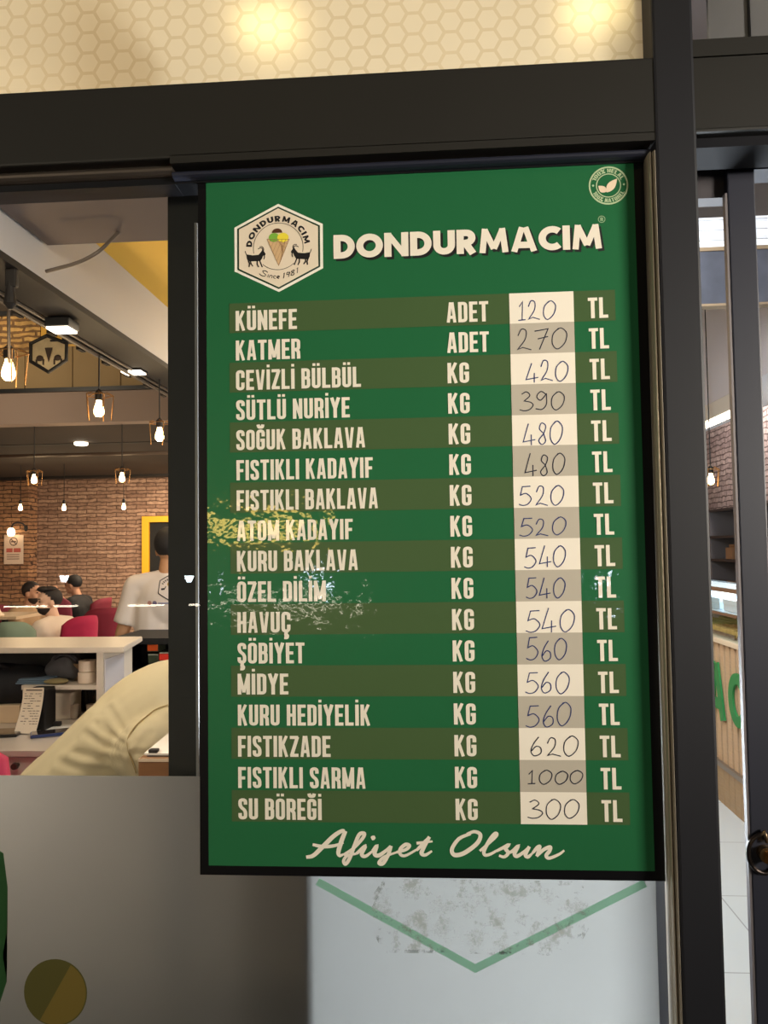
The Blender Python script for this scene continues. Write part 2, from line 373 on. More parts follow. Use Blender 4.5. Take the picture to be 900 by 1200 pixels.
bm = BM(); box(bm, xc0+.019, xc1, YF-.002, .12, 0, ztop, .004); struct(obj('trim_2', bm, mat('blue_black_paint', (24, 25, 31), rough=.5, spec=.35, noise=.08, nscale=6)))   # column beside the door
# window with the menu on it
glass_m = glass_mat('window_glass')
xg0, xg1, zg1 = XL, xc0+.01, zbl-.002
bm = BM(); box(bm, xg0, xg1, 0.0, .006, .25, zg1)
win = struct(obj('window_1', bm, glass_m))
zf = Z(100, 909, 0)
film_m = film_mat('frosted_film', (172, 172, 170), trans=.78, gloss=.03, rough=.5, noise=.06, nscale=3, refl=.16)
bm = BM(); box(bm, xg0, xg1-.012, -.0012, -.0002, .25, zf); obj('frosted_film', bm, film_m, win)
# beads round the pane
x200 = X(199, 200, YF)
bm = BM()
for k in range(9):
    pass
prof = [(-.012, 0), (-.020, .004), (-.026, .011), (-.028, .019), (-.024, .026)]
def hbead(bm, x0, x1, z0, h, y0, d):
    n = 9; A = []
    for i in range(n):
        a = math.pi*i/(n-1); A.append((y0-d*math.sin(a), z0+h/2-h/2*math.cos(a)))
    for (ya, za), (yb, zc) in zip(A, A[1:]):
        bm.faces.new([bm.verts.new(p) for p in ((x0, ya, za), (x1, ya, za), (x1, yb, zc), (x0, yb, zc))])
    for x in (x0, x1): bm.faces.new([bm.verts.new((x, a, b)) for a, b in A])
def vbead(bm, z0, z1, x0, w, y0, d):
    n = 9; A = []
    for i in range(n):
        a = math.pi*i/(n-1); A.append((x0+w/2-w/2*math.cos(a), y0-d*math.sin(a)))
    for (xa, ya), (xb, yb) in zip(A, A[1:]):
        bm.faces.new([bm.verts.new(p) for p in ((xa, ya, z0), (xa, ya, z1), (xb, yb, z1), (xb, yb, z0))])
    for z in (z0, z1): bm.faces.new([bm.verts.new((a, b, z)) for a, b in A])
zlb0 = Z(100, 212, -.012)
bm = BM(); hbead(bm, xg0, x200, zlb0, zbl-zlb0-.002, -.006, .016); obj('glazing_bead', bm, dull_m, win, True)
bm = BM(); box(bm, xg0, x200, -.008, .03, Z(100, 224, 0), zlb0+.001); obj('gasket', bm, black_m, win)
zr0 = Z(480, 196, -.02)
bm = BM(); hbead(bm, x200, xc0+.016, zr0, zb-zr0-.004, -.006, .016); obj('glazing_bead', bm, navy_m, win, True)
bm = BM(); box(bm, x200, xc0+.016, -.008, .03, Z(480, 206, 0), zr0+.001); obj('gasket', bm, black_m, win)
xv0 = X(759, 300, -.012); xv1 = xc0+.0165
bm = BM(); xv1 += .002; vbead(bm, .25, zr0, xv0, (xv1-xv0)*.52, -.022, .010); vbead(bm, .25, zr0, xv0+(xv1-xv0)*.52, (xv1-xv0)*.48, -.024, .012); box(bm, xv0, xv1, -.0245, -.002, .25, zr0)
obj('glazing_bead', bm, bead_m, win, True)
# dark post inside the glass, with a bright edge strip
xp0, xp1 = X(197, 560, .06), X(236, 560, .06)
bm = BM(); box(bm, xp0, xp1, .06, .15, 0, zbl+.1); st = struct(obj('trim_3', bm, mat('dark_post', (44, 46, 44), rough=.6, spec=.3, noise=.1)))
bm = BM(); box(bm, X(229, 560, .008), X(232, 560, .008), .007, .011, zf-.05, Z(230, 262, .01)); obj('edge_strip', bm, mat('pale_edge', (150, 152, 152), rough=.35, metal=.3), st)
# transom with the honeycomb film
zT0, zT1 = zt, zt+.42; xT1 = X(758, 40, .01)
w2 = None
bm = BM(); a = .0178; ca = film_mat('cream_film', (216, 200, 168), trans=.6, gloss=.13, rough=.16, noise=.05, nscale=5)
for i in range(-50, 30):
    for j in range(-1, 16):
        cx = i*1.5*a; cz = zT0+.004+(j+(.5 if i % 2 else 0))*math.sqrt(3)*a
        if cx-a > xT1 or cx < -1.28 or cz-a > zT1: continue
        H = [[bm.verts.new((cx+a*q_*math.cos(math.radians(60*q)), .013, cz+a*q_*math.sin(math.radians(60*q)))) for q in range(6)] for q_ in (.84, 1.0)]
        bm.faces.new(H[0]).material_index = 0
        for q in range(6): bm.faces.new((H[0][q], H[0][(q+1) % 6], H[1][(q+1) % 6], H[1][q])).material_index = 1
bmesh.ops.bisect_plane(bm, geom=bm.verts[:]+bm.edges[:]+bm.faces[:], plane_co=(xT1, 0, 0), plane_no=(1, 0, 0), clear_outer=True)
w2 = struct(obj('window_2', bm, ca)); w2.data.materials.append(film_mat('honeycomb_lines', (204, 185, 150), trans=.6, gloss=.13, rough=.16, noise=.08, nscale=9))
bm = BM(); box(bm, XL, xT1, -.005, .012, zT0-.002, zT0+.0035); box(bm, xT1-.0025, xT1+.004, -.005, .012, zT0, zT1)
obj('edge_strip', bm, mat('sealant', (196, 182, 150), rough=.5), w2)
bm = BM(); box(bm, xT1+.003, xc1-.006, YF, .10, zT0-.01, zT1); struct(obj('trim_4', bm, frame_m))
bm = BM(); box(bm, XL, XR, YF, .10, zT1, zT1+.12); struct(obj('trim_5', bm, frame_m))
xq = X(831, 30, .01); zq = Z(866, 65, .01)
bm = BM(); box(bm, xq, XR, .012, .018, zq, zT1)
w3 = struct(obj('window_3', bm, film_mat('grey_film', (120, 120, 122), trans=.3, gloss=.05, noise=.2, nscale=9)))
bm = BM(); xx = X(878, 30, .01); box(bm, xx-.0012, xx+.0012, .008, .012, zq, zT1); obj('joint', bm, black_m, w3)
bm = BM(); box(bm, xc1-.01, XR, YF, .10, zt-.005, zq); struct(obj('trim_6', bm, frame_m))

# ------------------------------------------------------------------ the door, slid a little open
YD = .07
zd = Z(860, 150, YF)                                              # underside of the header over the door
zh = Z(836, 176, YD)
bm = BM()
box(bm, xc1, XR, -.014, .05, Z(850, 172, -.014), zd+.02); box(bm, xc1, XR, .012, .12, zh, zd+.02)
for q in (156, 161): zz = Z(860, q, -.005); box(bm, xc1, XR, -.018, -.014, zz-.0015, zz+.0015)
struct(obj('trim_7', bm, mat('track_navy', (10, 11, 18), rough=.7, spec=.2)))                                 # sliding track
zs = Z(838, 237, .10)
bm = BM(); box(bm, xc1, X(853, 230, .10)+.03, .085, .115, zs, zh+.01); struct(obj('trim_8', bm, mat('brown_head', (70, 66, 70), rough=.5)))
dx0, dx1 = X(866, 600, YD), X(899, 600, YD)
bm = BM(); box(bm, dx0, dx1, YD, YD+.014, .01, zh, .002)
box(bm, dx1, XR+.3, YD, YD+.045, Z(895, 198, YD), zh); box(bm, dx1, XR+.3, YD, YD+.045, .01, .14)
door = struct(obj('door_1', bm, mat('door_paint', (40, 42, 54), rough=.42, spec=.45)))
bm = BM(); box(bm, dx1, XR+.3, YD+.018, YD+.026, .14, Z(895, 198, YD)); obj('pane', bm, glass_mat('door_glass', refl=.8), door)
bm = BM(); box(bm, dx0-.0035, dx0-.0003, YD+.001, YD+.011, .02, zs); obj('edge_strip', bm, mat('brushed_edge', (118, 112, 114), rough=.5, metal=.3), door)
lx, lz = X(899, 999, YD), Z(899, 999, YD)
bm = BM()
tube(bm, [(lx-.006+.021*math.cos(t*.2618), YD-.004, lz+.027*math.sin(t*.2618)) for t in range(24)], .0032, 8, closed=True)
obj('lock_rose', bm, mat('dark_bronze', (70, 62, 58), rough=.3, metal=.9), door, True)
bm = BM(); tube(bm, [(lx-.004, YD, lz), (lx-.004, YD-.012, lz)], .011, 16); box(bm, lx-.0062, lx-.0018, YD-.022, YD-.01, lz-.012, lz+.006, .001)
obj('lock_cylinder', bm, mat('brass', (196, 160, 112), rough=.25, metal=1.0), door)
kx, kz = X(892, 978, YD), Z(892, 978, YD)
bm = BM(); tube(bm, [(kx-.006, YD-.003, kz-.004), (kx+.002, YD-.006, kz+.006), (kx+.006, YD-.006, kz-.008)], .0035, 8); obj('latch', bm, mat('worn_brass', (140, 122, 98), rough=.4, metal=.9), door, True)

# ================================================================== THE MENU
YP = -.006
green = mat('menu_green', (32, 98, 60), rough=.35, spec=.3, coat=.8, bump=.09, bscale=26, noise=.04, nscale=3)
band = mat('menu_band', (68, 92, 56), rough=.35, spec=.3, coat=.8, bump=.09, bscale=26)
border = mat('menu_black', (4, 4, 8), rough=.4, spec=.3)
cream = mat('menu_cream', (232, 225, 210), rough=.45, spec=.3, coat=.5, bump=.10, bscale=14)
ink_black = mat('print_black', (14, 14, 18), rough=.5)
cellw = mat('price_white', (233, 226, 212), rough=.7, spec=.2, noise=.02)
cellg = mat('price_grey', (179, 172, 158), rough=.7, spec=.2, noise=.03)
pen = mat('blue_ink', (26, 46, 104), rough=.6)
pen2 = mat('dark_ink', (28, 34, 54), rough=.6)
def U(px, py): p = at(px, py, YP); return p.x, p.z
gx0, gx1 = X(243, 610, YP), X(755, 610, YP); gz0, gz1 = Z(500, 1017.5, YP), Z(500, 201, YP)
bx0, bx1 = X(233, 610, YP), X(768, 610, YP); bz1 = Z(500, 188.5, YP); bz0 = Z(500, 1029, YP)
menu = thing('menu_board', 'tall green price list with black border stuck on the shop window', 'sign', (0, 0, 0))
bm = BM(); box(bm, bx0, bx1, YP+.0006, -.0015, bz0, bz1); obj('border', bm, border, menu)
bm = BM(); box(bm, gx0, gx1, YP, YP+.001, gz0, gz1); obj('panel', bm, green, menu)
y1, y2, y3, y4, y5, y6 = [YP-.0003*i for i in range(1, 7)]
ITEMS = ['KÜNEFE', 'KATMER', 'CEVİZLİ BÜLBÜL', 'SÜTLÜ NURİYE', 'SOĞUK BAKLAVA', 'FISTIKLI KADAYIF', 'FISTIKLI BAKLAVA', 'ATOM KADAYIF', 'KURU BAKLAVA',
         'ÖZEL DİLİM', 'HAVUÇ', 'ŞÖBİYET', 'MİDYE', 'KURU HEDİYELİK', 'FISTIKZADE', 'FISTIKLI SARMA', 'SU BÖREĞİ']
ENDS = [348, 352, 423, 410, 428, 437, 443, 413.5, 419.5, 382, 340.5, 357, 338, 434, 387.5, 428.5, 377]
PRICES = ['120', '270', '420', '390', '480', '480', '520', '520', '540', '540', '540', '560', '560', '560', '620', '1000', '300']
PBOX = [(606.7,352,651,375), (604.7,384.7,664,409.7), (615,423,666,447.5), (607.5,458.7,661,481), (612.5,494,660,521), (615,531,661,557.5), (608,569,660,592.5),
        (608,607,662,628), (614,639,663,665.5), (615.5,676,662,701), (614.7,712,673,740.7), (616,748,664,774.7), (614.7,787,667,813), (615,823.7,669,852),
        (621,862,678,886), (618,902,683,919), (618,936,679,960)]
zr1 = Z(312, 375, YP); zr17 = Z(327, 948, YP); dz = (zr1-zr17)/16
xname = X(277.5, 600, YP); xb0 = X(270, 600, YP)
xcell0 = (X(597, 362, YP)+X(610, 948, YP))/2; xcell1 = (X(672, 360, YP)+X(688, 948, YP))/2
xtl = (X(688, 361, YP)+X(706, 951, YP))/2; xkg = (X(523, 366, YP)+X(534, 948, YP))/2; xbe = (X(722, 361, YP)+X(737, 951, YP))/2
capH = .0283
def smooth(pts, cl=False, n=6): return [(p[0], p[1]) for p in catmull([(x, y, 0) for x, y in pts], n, cl)]
DIG = {
 '1': [([(.1,.72), (.55,1), (.5,.04)], 0, .62), ([(0,.0), (.95,.03)], 0, .62)],
 '2': [(smooth([(.05,.68), (.28,.98), (.6,.9), (.55,.5), (.05,.03)])+[(.4,.12), (1,0)], 0, .95)],
 '3': [(smooth([(.1,.88), (.45,1), (.72,.8), (.32,.52)])+smooth([(.32,.52), (.8,.44), (1,.28), (.75,.06), (.35,0), (0,.06)]), 0, 1.0)],
 '4': [([(.42,1), (0,.14), (1,.24)], 0, .95), ([(.66,.48), (.68,-.02)], 0, .95)],
 '5': [([(.95,1), (.3,.98), (.14,.54)]+smooth([(.14,.54), (.6,.62), (1,.36), (.75,.08), (.35,0), (0,.07)]), 0, .95)],
 '6': [(smooth([(.72,1), (.28,.62), (.08,.24), (.35,0), (.85,.14), (.86,.42), (.5,.5), (.12,.26)]), 0, .85)],
 '7': [([(.0,.9), (.98,1), (.4,0)], 0, .9), ([(.25,.52), (1,.62)], 0, .9)],
 '8': [(smooth([(.6,.52), (.18,.74), (.42,1), (.85,.86), (.62,.52), (.1,.2), (.4,0), (.8,.16), (.6,.52)]), 0, .75)],
 '9': [(smooth([(.85,.84), (.45,1), (.12,.74), (.4,.52), (.88,.86)])+smooth([(.88,.86), (.86,.3), (.5,.02), (0,.06)]), 0, .95)],
 '0': [(smooth([(.45,1), (.08,.7), (.05,.25), (.38,0), (.85,.28), (.98,.74), (.62,1), (.3,.9)]), 0, 1.0)],
}
for i in range(17):
    zc = zr1-i*dz; zt_ = zc+dz/2; zb_ = zc-dz/2; zo = .004
    if i % 2 == 0:
        bm = BM(); poly(bm, [(xb0, zb_+zo), (xcell0, zb_+zo), (xcell0, zt_+zo), (xb0, zt_+zo)], y1); poly(bm, [(xcell1, zb_+zo), (xbe, zb_+zo), (xbe, zt_+zo), (xcell1, zt_+zo)], y1)
        obj('row_band', bm, band, menu)
    bm = BM(); text(bm, ITEMS[i], xname, zc-capH/2, capH, y2, width=X(ENDS[i], 375+35.8*i, YP)-xname); obj('item_name', bm, cream, menu)
    un = 'ADET' if i < 2 else 'KG'
    bm = BM(); text(bm, un, xkg, zc-capH/2+.0015, capH, y2, width=.0575 if i < 2 else .0295); obj('unit', bm, cream, menu)
    bm = BM(); text(bm, 'TL', xtl, zc-capH/2+.001, capH, y2, width=.0268); obj('currency', bm, cream, menu)
    bm = BM(); box(bm, xcell0, xcell1, y2, y1+.0002, zb_+zo, zt_+zo); pl = obj('price_cell', bm, cellg if i % 2 else cellw, menu)
    pl['label'] = 'price cell with %s written in blue pen' % PRICES[i]
    bm = BM(); x0, ya, x1_, yb = PBOX[i]; (ux0, uz1), (ux1, uz0) = U(x0, ya), U(x1_, yb)
    uz1 = U((x0+x1_)/2, ya)[1]; uz0 = U((x0+x1_)/2, yb)[1]
    s = PRICES[i]; adv = [DIG[c][0][2] for c in s]; gap = .22; tot = sum(adv)+gap*(len(s)-1); sx = (ux1-ux0)/tot; x = 0
    rnd = random.Random(i*11+3)
    for c, wd in zip(s, adv):
        jz = rnd.uniform(-.06, .06); jx = rnd.uniform(-.05, .05); sl = rnd.uniform(0, .1); hz = rnd.uniform(.88, 1.0)
        for pts, cl, _ in DIG[c]:
            ribbon(bm, [(ux0+(x+jx+p[0]*wd+sl*p[1])*sx, uz0+(uz1-uz0)*(p[1]*hz+max(0, jz))) for p in pts], .00140, y3, cl)
        x += wd+gap
    obj('handwritten_price', bm, pen2 if i in (1, 3, 5, 15, 16, 14) else pen, pl)
# heading
FUT = glyphs(.265, .80, .36)
FUT['O'] = (.98, [(arc((.49, .5), .365, 0, 360, 32)[:-1], 1)])
FUT['D'] = (.80, [([(.135, .135)]+arc((.30, .5), .365, -90, 90, 18)+[(.135, .865)], 1)])
FUT['C'] = (.80, [(arc((.48, .5), .365, 48, 312, 26), 0)])
FUT['A'] = (.98, [([(.13, 0), (.43, 1)], 0), ([(.85, 0), (.55, 1)], 0), ([(.28, .27), (.70, .27)], 0)])
FUT['M'] = (1.10, [([(.13, 0), (.24, 1)], 0), ([(.97, 0), (.86, 1)], 0), ([(.22, .97), (.55, .16)], 0), ([(.88, .97), (.55, .16)], 0)])
FUT['N'] = (.90, [([(.135, 0), (.135, 1)], 0), ([(.765, 0), (.765, 1)], 0), ([(.16, .92), (.74, .08)], 0)])
FUT['U'] = (.80, [([(.135, 1), (.135, .40)]+arc((.40, .40), .265, 180, 360, 16)+[(.665, 1)], 0)])
FUT['R'] = (.755, [([(.135, 0), (.135, 1)], 0), ([(.135, .45), (.36, .45)]+arc((.36, .66), .205, -90, 90, 12)+[(.135, .865)], 0), ([(.34, .42), (.60, 0)], 0)])
hx0, hz0 = U(391, 304); hx1, _ = U(706, 290); hh = U(391, 276)[1]-hz0; hw = hx1-hx0
zhd = (U(391, 304)[1]+U(704, 291)[1])/2
bm = BM(); text(bm, 'DONDURMACIM', hx0+.0034, zhd-.0034, hh, y1, FUT, .265, .055, hw); obj('heading_shadow', bm, ink_black, menu)
bm = BM(); text(bm, 'DONDURMACIM', hx0, zhd, hh, y2, FUT, .265, .055, hw); obj('heading', bm, cream, menu)
bm = BM(); c = U(705, 257); ribbon(bm, arc(c, .0045, 0, 360, 20)[:-1], .0009, y1, True); text(bm, 'R', c[0]-.0018, c[1]-.0025, .005, y1, width=.0036); obj('registered_mark', bm, mat('pale_green_print', (150, 178, 140), rough=.4), menu)
# hexagon emblem
lc = U(326.5, 290.5); lr = U(326.5, 239)[1]-lc[1]
def hexpts(r, sx=1.0): return [(lc[0]+r*math.cos(math.radians(90+60*q))*sx, lc[1]+r*math.sin(math.radians(90+60*q))) for q in range(6)]
lw = (U(378.5, 290)[0]-lc[0])/(lr*math.cos(math.radians(30)))
bm = BM(); poly(bm, hexpts(lr, lw), y1); lg = obj('emblem', bm, mat('emblem_white', (238, 236, 224), rough=.4, coat=.4), menu)
bm = BM(); poly(bm, hexpts(lr*.935, lw), y2); obj('emblem_ring', bm, mat('emblem_green', (16, 52, 34), rough=.4), lg)
bm = BM(); poly(bm, hexpts(lr*.895, lw), y3); obj('emblem_field', bm, mat('emblem_cream', (226, 212, 190), rough=.45, coat=.3), lg)
q = lr/.0620
def E(px, py):      # a point measured in the 900 px wide enlargement of the emblem
    return U(260+px/900*130, 230+py/831*120)
cc = E(458, 420); cr = E(660, 420)[0]-cc[0]
bm = BM()
ribbon(bm, arc(cc, cr, -12, 192, 40), .0007, y4); ribbon(bm, arc((cc[0], cc[1]+cr*.04), cr*.93, -132, -48, 20), .0007, y4)
obj('emblem_circle', bm, ink_black, lg)
bm = BM(); SM = dict(FUT); tw = text_width('DONDURMACIM', FUT, .12); r0 = cr*1.06; hS = cr*.235
a0, a1 = 176, 6
def onarc(p):
    a = math.radians(a0+(a1-a0)*p[0]); return (cc[0]+(r0+p[1])*math.cos(a), cc[1]+(r0+p[1])*math.sin(a))
text(bm, 'DONDURMACIM', 0, 0, hS, y4, glyphs(.22, .74, .3) | {k: FUT[k] for k in 'ODCAMNUR'}, .27, .2, 1.0, onarc); obj('emblem_lettering', bm, ink_black, lg)
bm = BM(); poly(bm, [E(368, 352), E(549, 352), E(462, 566)], y4); obj('cone', bm, mat('wafer', (206, 172, 128), rough=.6), lg)
bm = BM()
for k in range(1, 6):
    f = k/6; A = Vector(E(368, 352)).lerp(Vector(E(549, 352)), f); B = Vector(E(462, 566))
    C1 = Vector(E(368, 352)).lerp(B, f); D1 = Vector(E(549, 352)).lerp(B, f)
    ribbon(bm, [A, A.lerp(B, 1) if False else C1.lerp(B, .0)], .0003, y5); ribbon(bm, [A, D1], .0003, y5)
ribbon(bm, [E(368, 352), E(549, 352), E(462, 566)], .0005, y5, True)
obj('wafer_lines', bm, mat('wafer_line', (140, 100, 66), rough=.6), lg)
for col_, c_, r_ in (((122, 176, 62), (425, 338), 43), ((232, 214, 62), (497, 338), 46), ((84, 48, 26), (450, 300), 42)):
    bm = BM(); e = E(*c_); rr = E(c_[0]+r_, c_[1])[0]-e[0]
    poly(bm, arc(e, rr, 0, 180 if r_ == 42 else 360, 20, rr*.85), y5+(-.0001 if r_ == 42 else (.0001 if r_ == 43 else 0))); obj('scoop', bm, mat('scoop_paint', col_, rough=.5), lg)
GOAT = [(200,474),(250,482),(298,478),(318,456),(328,440),(338,440),(346,454),(357,470),(352,482),(338,482),(328,506),(314,528),(270,530),(216,532),(204,510)]
GL = [([(333,444),(330,428),(314,422),(294,432)], 6), ([(340,444),(340,426),(328,412),(308,412)], 5), ([(346,480),(348,496),(342,514)], 7), ([(205,486),(197,468),(190,448)], 6),
      ([(216,524),(226,550),(222,576)], 10), ([(234,526),(238,550),(254,572)], 9), ([(288,526),(288,554),(300,578)], 10), ([(308,522),(318,550),(330,578)], 9)]
for mir in (0, 1):
    g_ = (lambda p: E(918-p[0], p[1]-18)) if mir else (lambda p: E(*p))
    bm = BM(); poly(bm, [g_(p) for p in GOAT], y4)
    for pts, w_ in GL: ribbon(bm, [g_(p) for p in (smooth(pts) if len(pts) > 3 else pts)], w_*.00018, y4-.00006)
    obj('goat', bm, ink_black, lg)
bm = BM()
SC_ = [ (smooth([(52,8),(40,0),(22,8),(28,24),(40,34),(30,50),(10,52),(0,44)]),0), ([(58,22),(52,48)],0), ([(66,26),(62,50)],0), (smooth([(63,36),(74,24),(80,32),(76,50)]),0), (smooth([(104,28),(92,26),(88,42),(100,50)]),0), (smooth([(112,40),(124,32),(116,24),(108,40),(122,50)]),0),
        ([(150,12),(156,8),(150,52)],0), (smooth([(188,18),(174,8),(170,26),(186,26),(188,14),(180,52)]),0), (smooth([(206,26),(198,14),(212,8),(216,18),(204,28),(196,44),(208,52),(216,40),(206,26)]),0), ([(232,12),(238,6),(234,50)],0)]
for pts, cl in SC_:
    P = []
    for x_, y_ in pts:
        f = x_/240; xx_ = 305+f*315; yy_ = 590+math.sin(f*math.pi)*42-f*14+y_*.92
        P.append(E(xx_, yy_))
    ribbon(bm, P, .0010, y4, cl)
obj('emblem_year', bm, ink_black, lg)
# round badge
bc = U(713, 217.5); br = U(736.5, 217)[0]-bc[0]
pale = mat('badge_print', (176, 196, 158), rough=.45)
bm = BM(); ribbon(bm, arc(bc, br*.95, 0, 360, 40)[:-1], br*.08, y1, True); ribbon(bm, arc(bc, br*.60, 0, 360, 40)[:-1], br*.05, y1, True)
for a in (178, 2): disc(bm, (bc[0]+br*.77*math.cos(math.radians(a)), bc[1]+br*.77*math.sin(math.radians(a))), br*.055, y1, 10)
bd = obj('badge', bm, pale, menu)
bm = BM()
def arcT(a0, a1, r, s):
    return lambda p: (bc[0]+(r+s*p[1])*math.cos(math.radians(a0+(a1-a0)*p[0])), bc[1]+(r+s*p[1])*math.sin(math.radians(a0+(a1-a0)*p[0])))
text(bm, '100% HELAL', 0, 0, br*.2, y1, width=1, T=arcT(158, 22, br*.675, 1))
text(bm, '100% NATUREL', 0, 0, br*.2, y1, width=1, T=arcT(204, 336, br*.875, -1))
obj('badge_lettering', bm, pale, bd)
bm = BM()
def leaf(c, L, wd, ang):
    P = []
    for k in range(21):
        t = k/20; P.append((t*L, wd*math.sin(math.pi*t**.85)))
    P += [(x_, -z_*.8) for x_, z_ in P[::-1][1:-1]]
    a = math.radians(ang); return [(c[0]+x_*math.cos(a)-z_*math.sin(a), c[1]+x_*math.sin(a)+z_*math.cos(a)) for x_, z_ in P]
poly(bm, leaf((bc[0]-br*.10, bc[1]-br*.36), br*.88, br*.22, 52), y2); poly(bm, leaf((bc[0]-br*.10, bc[1]-br*.32), br*.52, br*.19, 142), y2)
obj('badge_leaves', bm, mat('leaf_print', (226, 206, 180), rough=.45), bd)
# closing words in brush script
bm = BM()
def S(px, py): return U(340+px/900*340, 960+py/185*70)
def brush(pts, w0=10, w1=10, cl=False, sm=True):
    P = smooth(pts, cl, 7) if sm else pts; k = len(P); w_ = []
    for i in range(k):
        f = i/(k-1); w_.append((w0+(w1-w0)*f)*(.55+.45*math.sin(math.pi*min(1, .15+f*.85)))*.000435)
    ribbon(bm, [S(*p) for p in P], w_, y2, cl)
brush([(50,117),(72,112),(100,86),(135,52),(160,36),(170,36)], 13, 15); brush([(172,36),(160,66),(150,100),(154,112),(166,108)], 16, 11); brush([(70,78),(100,84),(135,82),(166,72)], 11, 11)
brush([(166,110),(196,90),(224,60),(230,44),(214,48),(198,86),(184,122),(172,138),(166,128),(178,112),(206,106)], 11, 13)
brush([(206,106),(232,84),(222,108),(234,114),(256,98)], 12, 12); brush([(252,60),(264,54)], 14, 14)
brush([(256,98),(268,84),(262,106),(274,112),(296,98),(312,82)], 13, 13); brush([(314,82),(304,110),(288,136),(276,134),(292,116),(330,102)], 13, 11)
brush([(330,102),(358,94),(370,82),(358,78),(342,92),(342,108),(358,112),(392,94)], 11, 12)
brush([(392,96),(414,74),(432,54)], 11, 13, sm=False); brush([(432,54),(412,92),(408,106),(420,110),(440,98)], 14, 11); brush([(392,74),(442,68)], 12, 11, sm=False)
obj('closing_word', bm, cream, menu); bm = BM()
brush([(560,44),(524,60),(502,92),(510,110),(540,104),(580,74),(590,48),(572,38),(548,46)], 12, 15)
brush([(588,98),(616,74),(640,50),(636,44),(620,62),(602,96),(604,110),(620,108),(642,96)], 10, 13)
brush([(640,98),(664,86),(676,80),(668,90),(676,104),(664,116),(648,112)], 11, 13)
brush([(676,104),(690,98),(706,84),(696,106),(704,114),(726,100),(740,86)], 11, 13); brush([(742,84),(730,108),(738,116),(752,104)], 13, 11)
brush([(752,104),(766,88),(774,86),(764,114)], 11, 13); brush([(764,114),(786,94),(806,86),(804,98),(794,112),(804,120),(834,108),(850,96)], 12, 11)
obj('closing_word', bm, cream, menu)

# ------------------------------------------------------------------ marks on the frosted film
YS = -.0016
bm = BM(); ribbon(bm, [(X(372, 1033, YS), Z(372, 1033, YS)), (X(557, 1135, YS), Z(557, 1135, YS)), (X(756, 1035, YS), Z(756, 1035, YS))], .0105, YS)
tag(obj('hexagon_outline', bm, film_mat('green_line', (150, 200, 176), trans=.55, gloss=.04, noise=.05)), 'pale green V of a large hexagon outline on the film below the menu', 'window sticker')
bm = BM(); rnd = random.Random(4); P = []
x0, x1_, zq0, zq1 = X(455, 1080, YS), X(683, 1080, YS), Z(560, 1119, YS), Z(560, 1031, YS)
for k in range(24): P.append((x0+.20*k/24*0+ (x1_-x0)*k/23, zq0+rnd.uniform(0, .006)*(1 if k > 3 else 3)))
for k in range(20): P.append((x1_+rnd.uniform(-.010, .012)*math.sin(k/19*3.14), zq0+(zq1-zq0)*k/19))
for k in range(16): P.append((x0-.02*math.sin(k/15*3.1)+rnd.uniform(-.008, .008), zq1-(zq1-zq0)*k/15))
poly(bm, P, YS-.0002)
gl = bpy.data.materials.new('glue_residue'); gl.use_nodes = True; nt = gl.node_tree; b = nt.nodes['Principled BSDF']; b.inputs['Base Color'].default_value = lin((150, 158, 152)); b.inputs['Roughness'].default_value = .8
tc = nt.nodes.new('ShaderNodeTexCoord'); n1 = nt.nodes.new('ShaderNodeTexNoise'); n1.inputs['Scale'].default_value = 38; n1.inputs['Detail'].default_value = 9; n1.inputs['Roughness'].default_value = .75
nt.links.new(tc.outputs['Object'], n1.inputs['Vector']); mr = nt.nodes.new('ShaderNodeMapRange'); mr.inputs['From Min'].default_value = .50; mr.inputs['From Max'].default_value = .62; mr.inputs['To Max'].default_value = .62
nt.links.new(n1.outputs['Fac'], mr.inputs['Value']); nt.links.new(mr.outputs['Result'], b.inputs['Alpha'])
tag(obj('glue_residue', bm, gl), 'torn grey patch of old glue on the film under the menu', 'window mark')
bm = BM(); c = (X(65, 1163, YS), Z(65, 1163, YS)); r = .045
disc(bm, c, r, YS, 40); so = tag(obj('round_sticker', bm, film_mat('olive_film', (92, 88, 44), trans=.4, gloss=.05)), 'round dark olive sticker on the frosted glass, low at the left', 'window sticker')
bm = BM(); poly(bm, [(c[0]+(r*.96)*math.cos(math.radians(a)), c[1]+(r*.96)*math.sin(math.radians(a))) for a in range(-120, 61, 6)], YS-.0003); obj('lighter_half', bm, film_mat('olive_light', (130, 112, 52), trans=.4, gloss=.05), so)
bm = BM(); lp = [(X(x_, y_, YS), Z(x_, y_, YS)) for x_, y_ in ((-40,1000),(-10,990),(4,1000),(9,1040),(8,1090),(3,1120),(8,1150),(0,1175),(-40,1180))]
poly(bm, lp, YS); tag(obj('leaf_sticker', bm, film_mat('leaf_film', (36, 78, 40), trans=.35, gloss=.05)), 'dark green leaf shaped sticker cut by the left picture edge', 'window sticker')

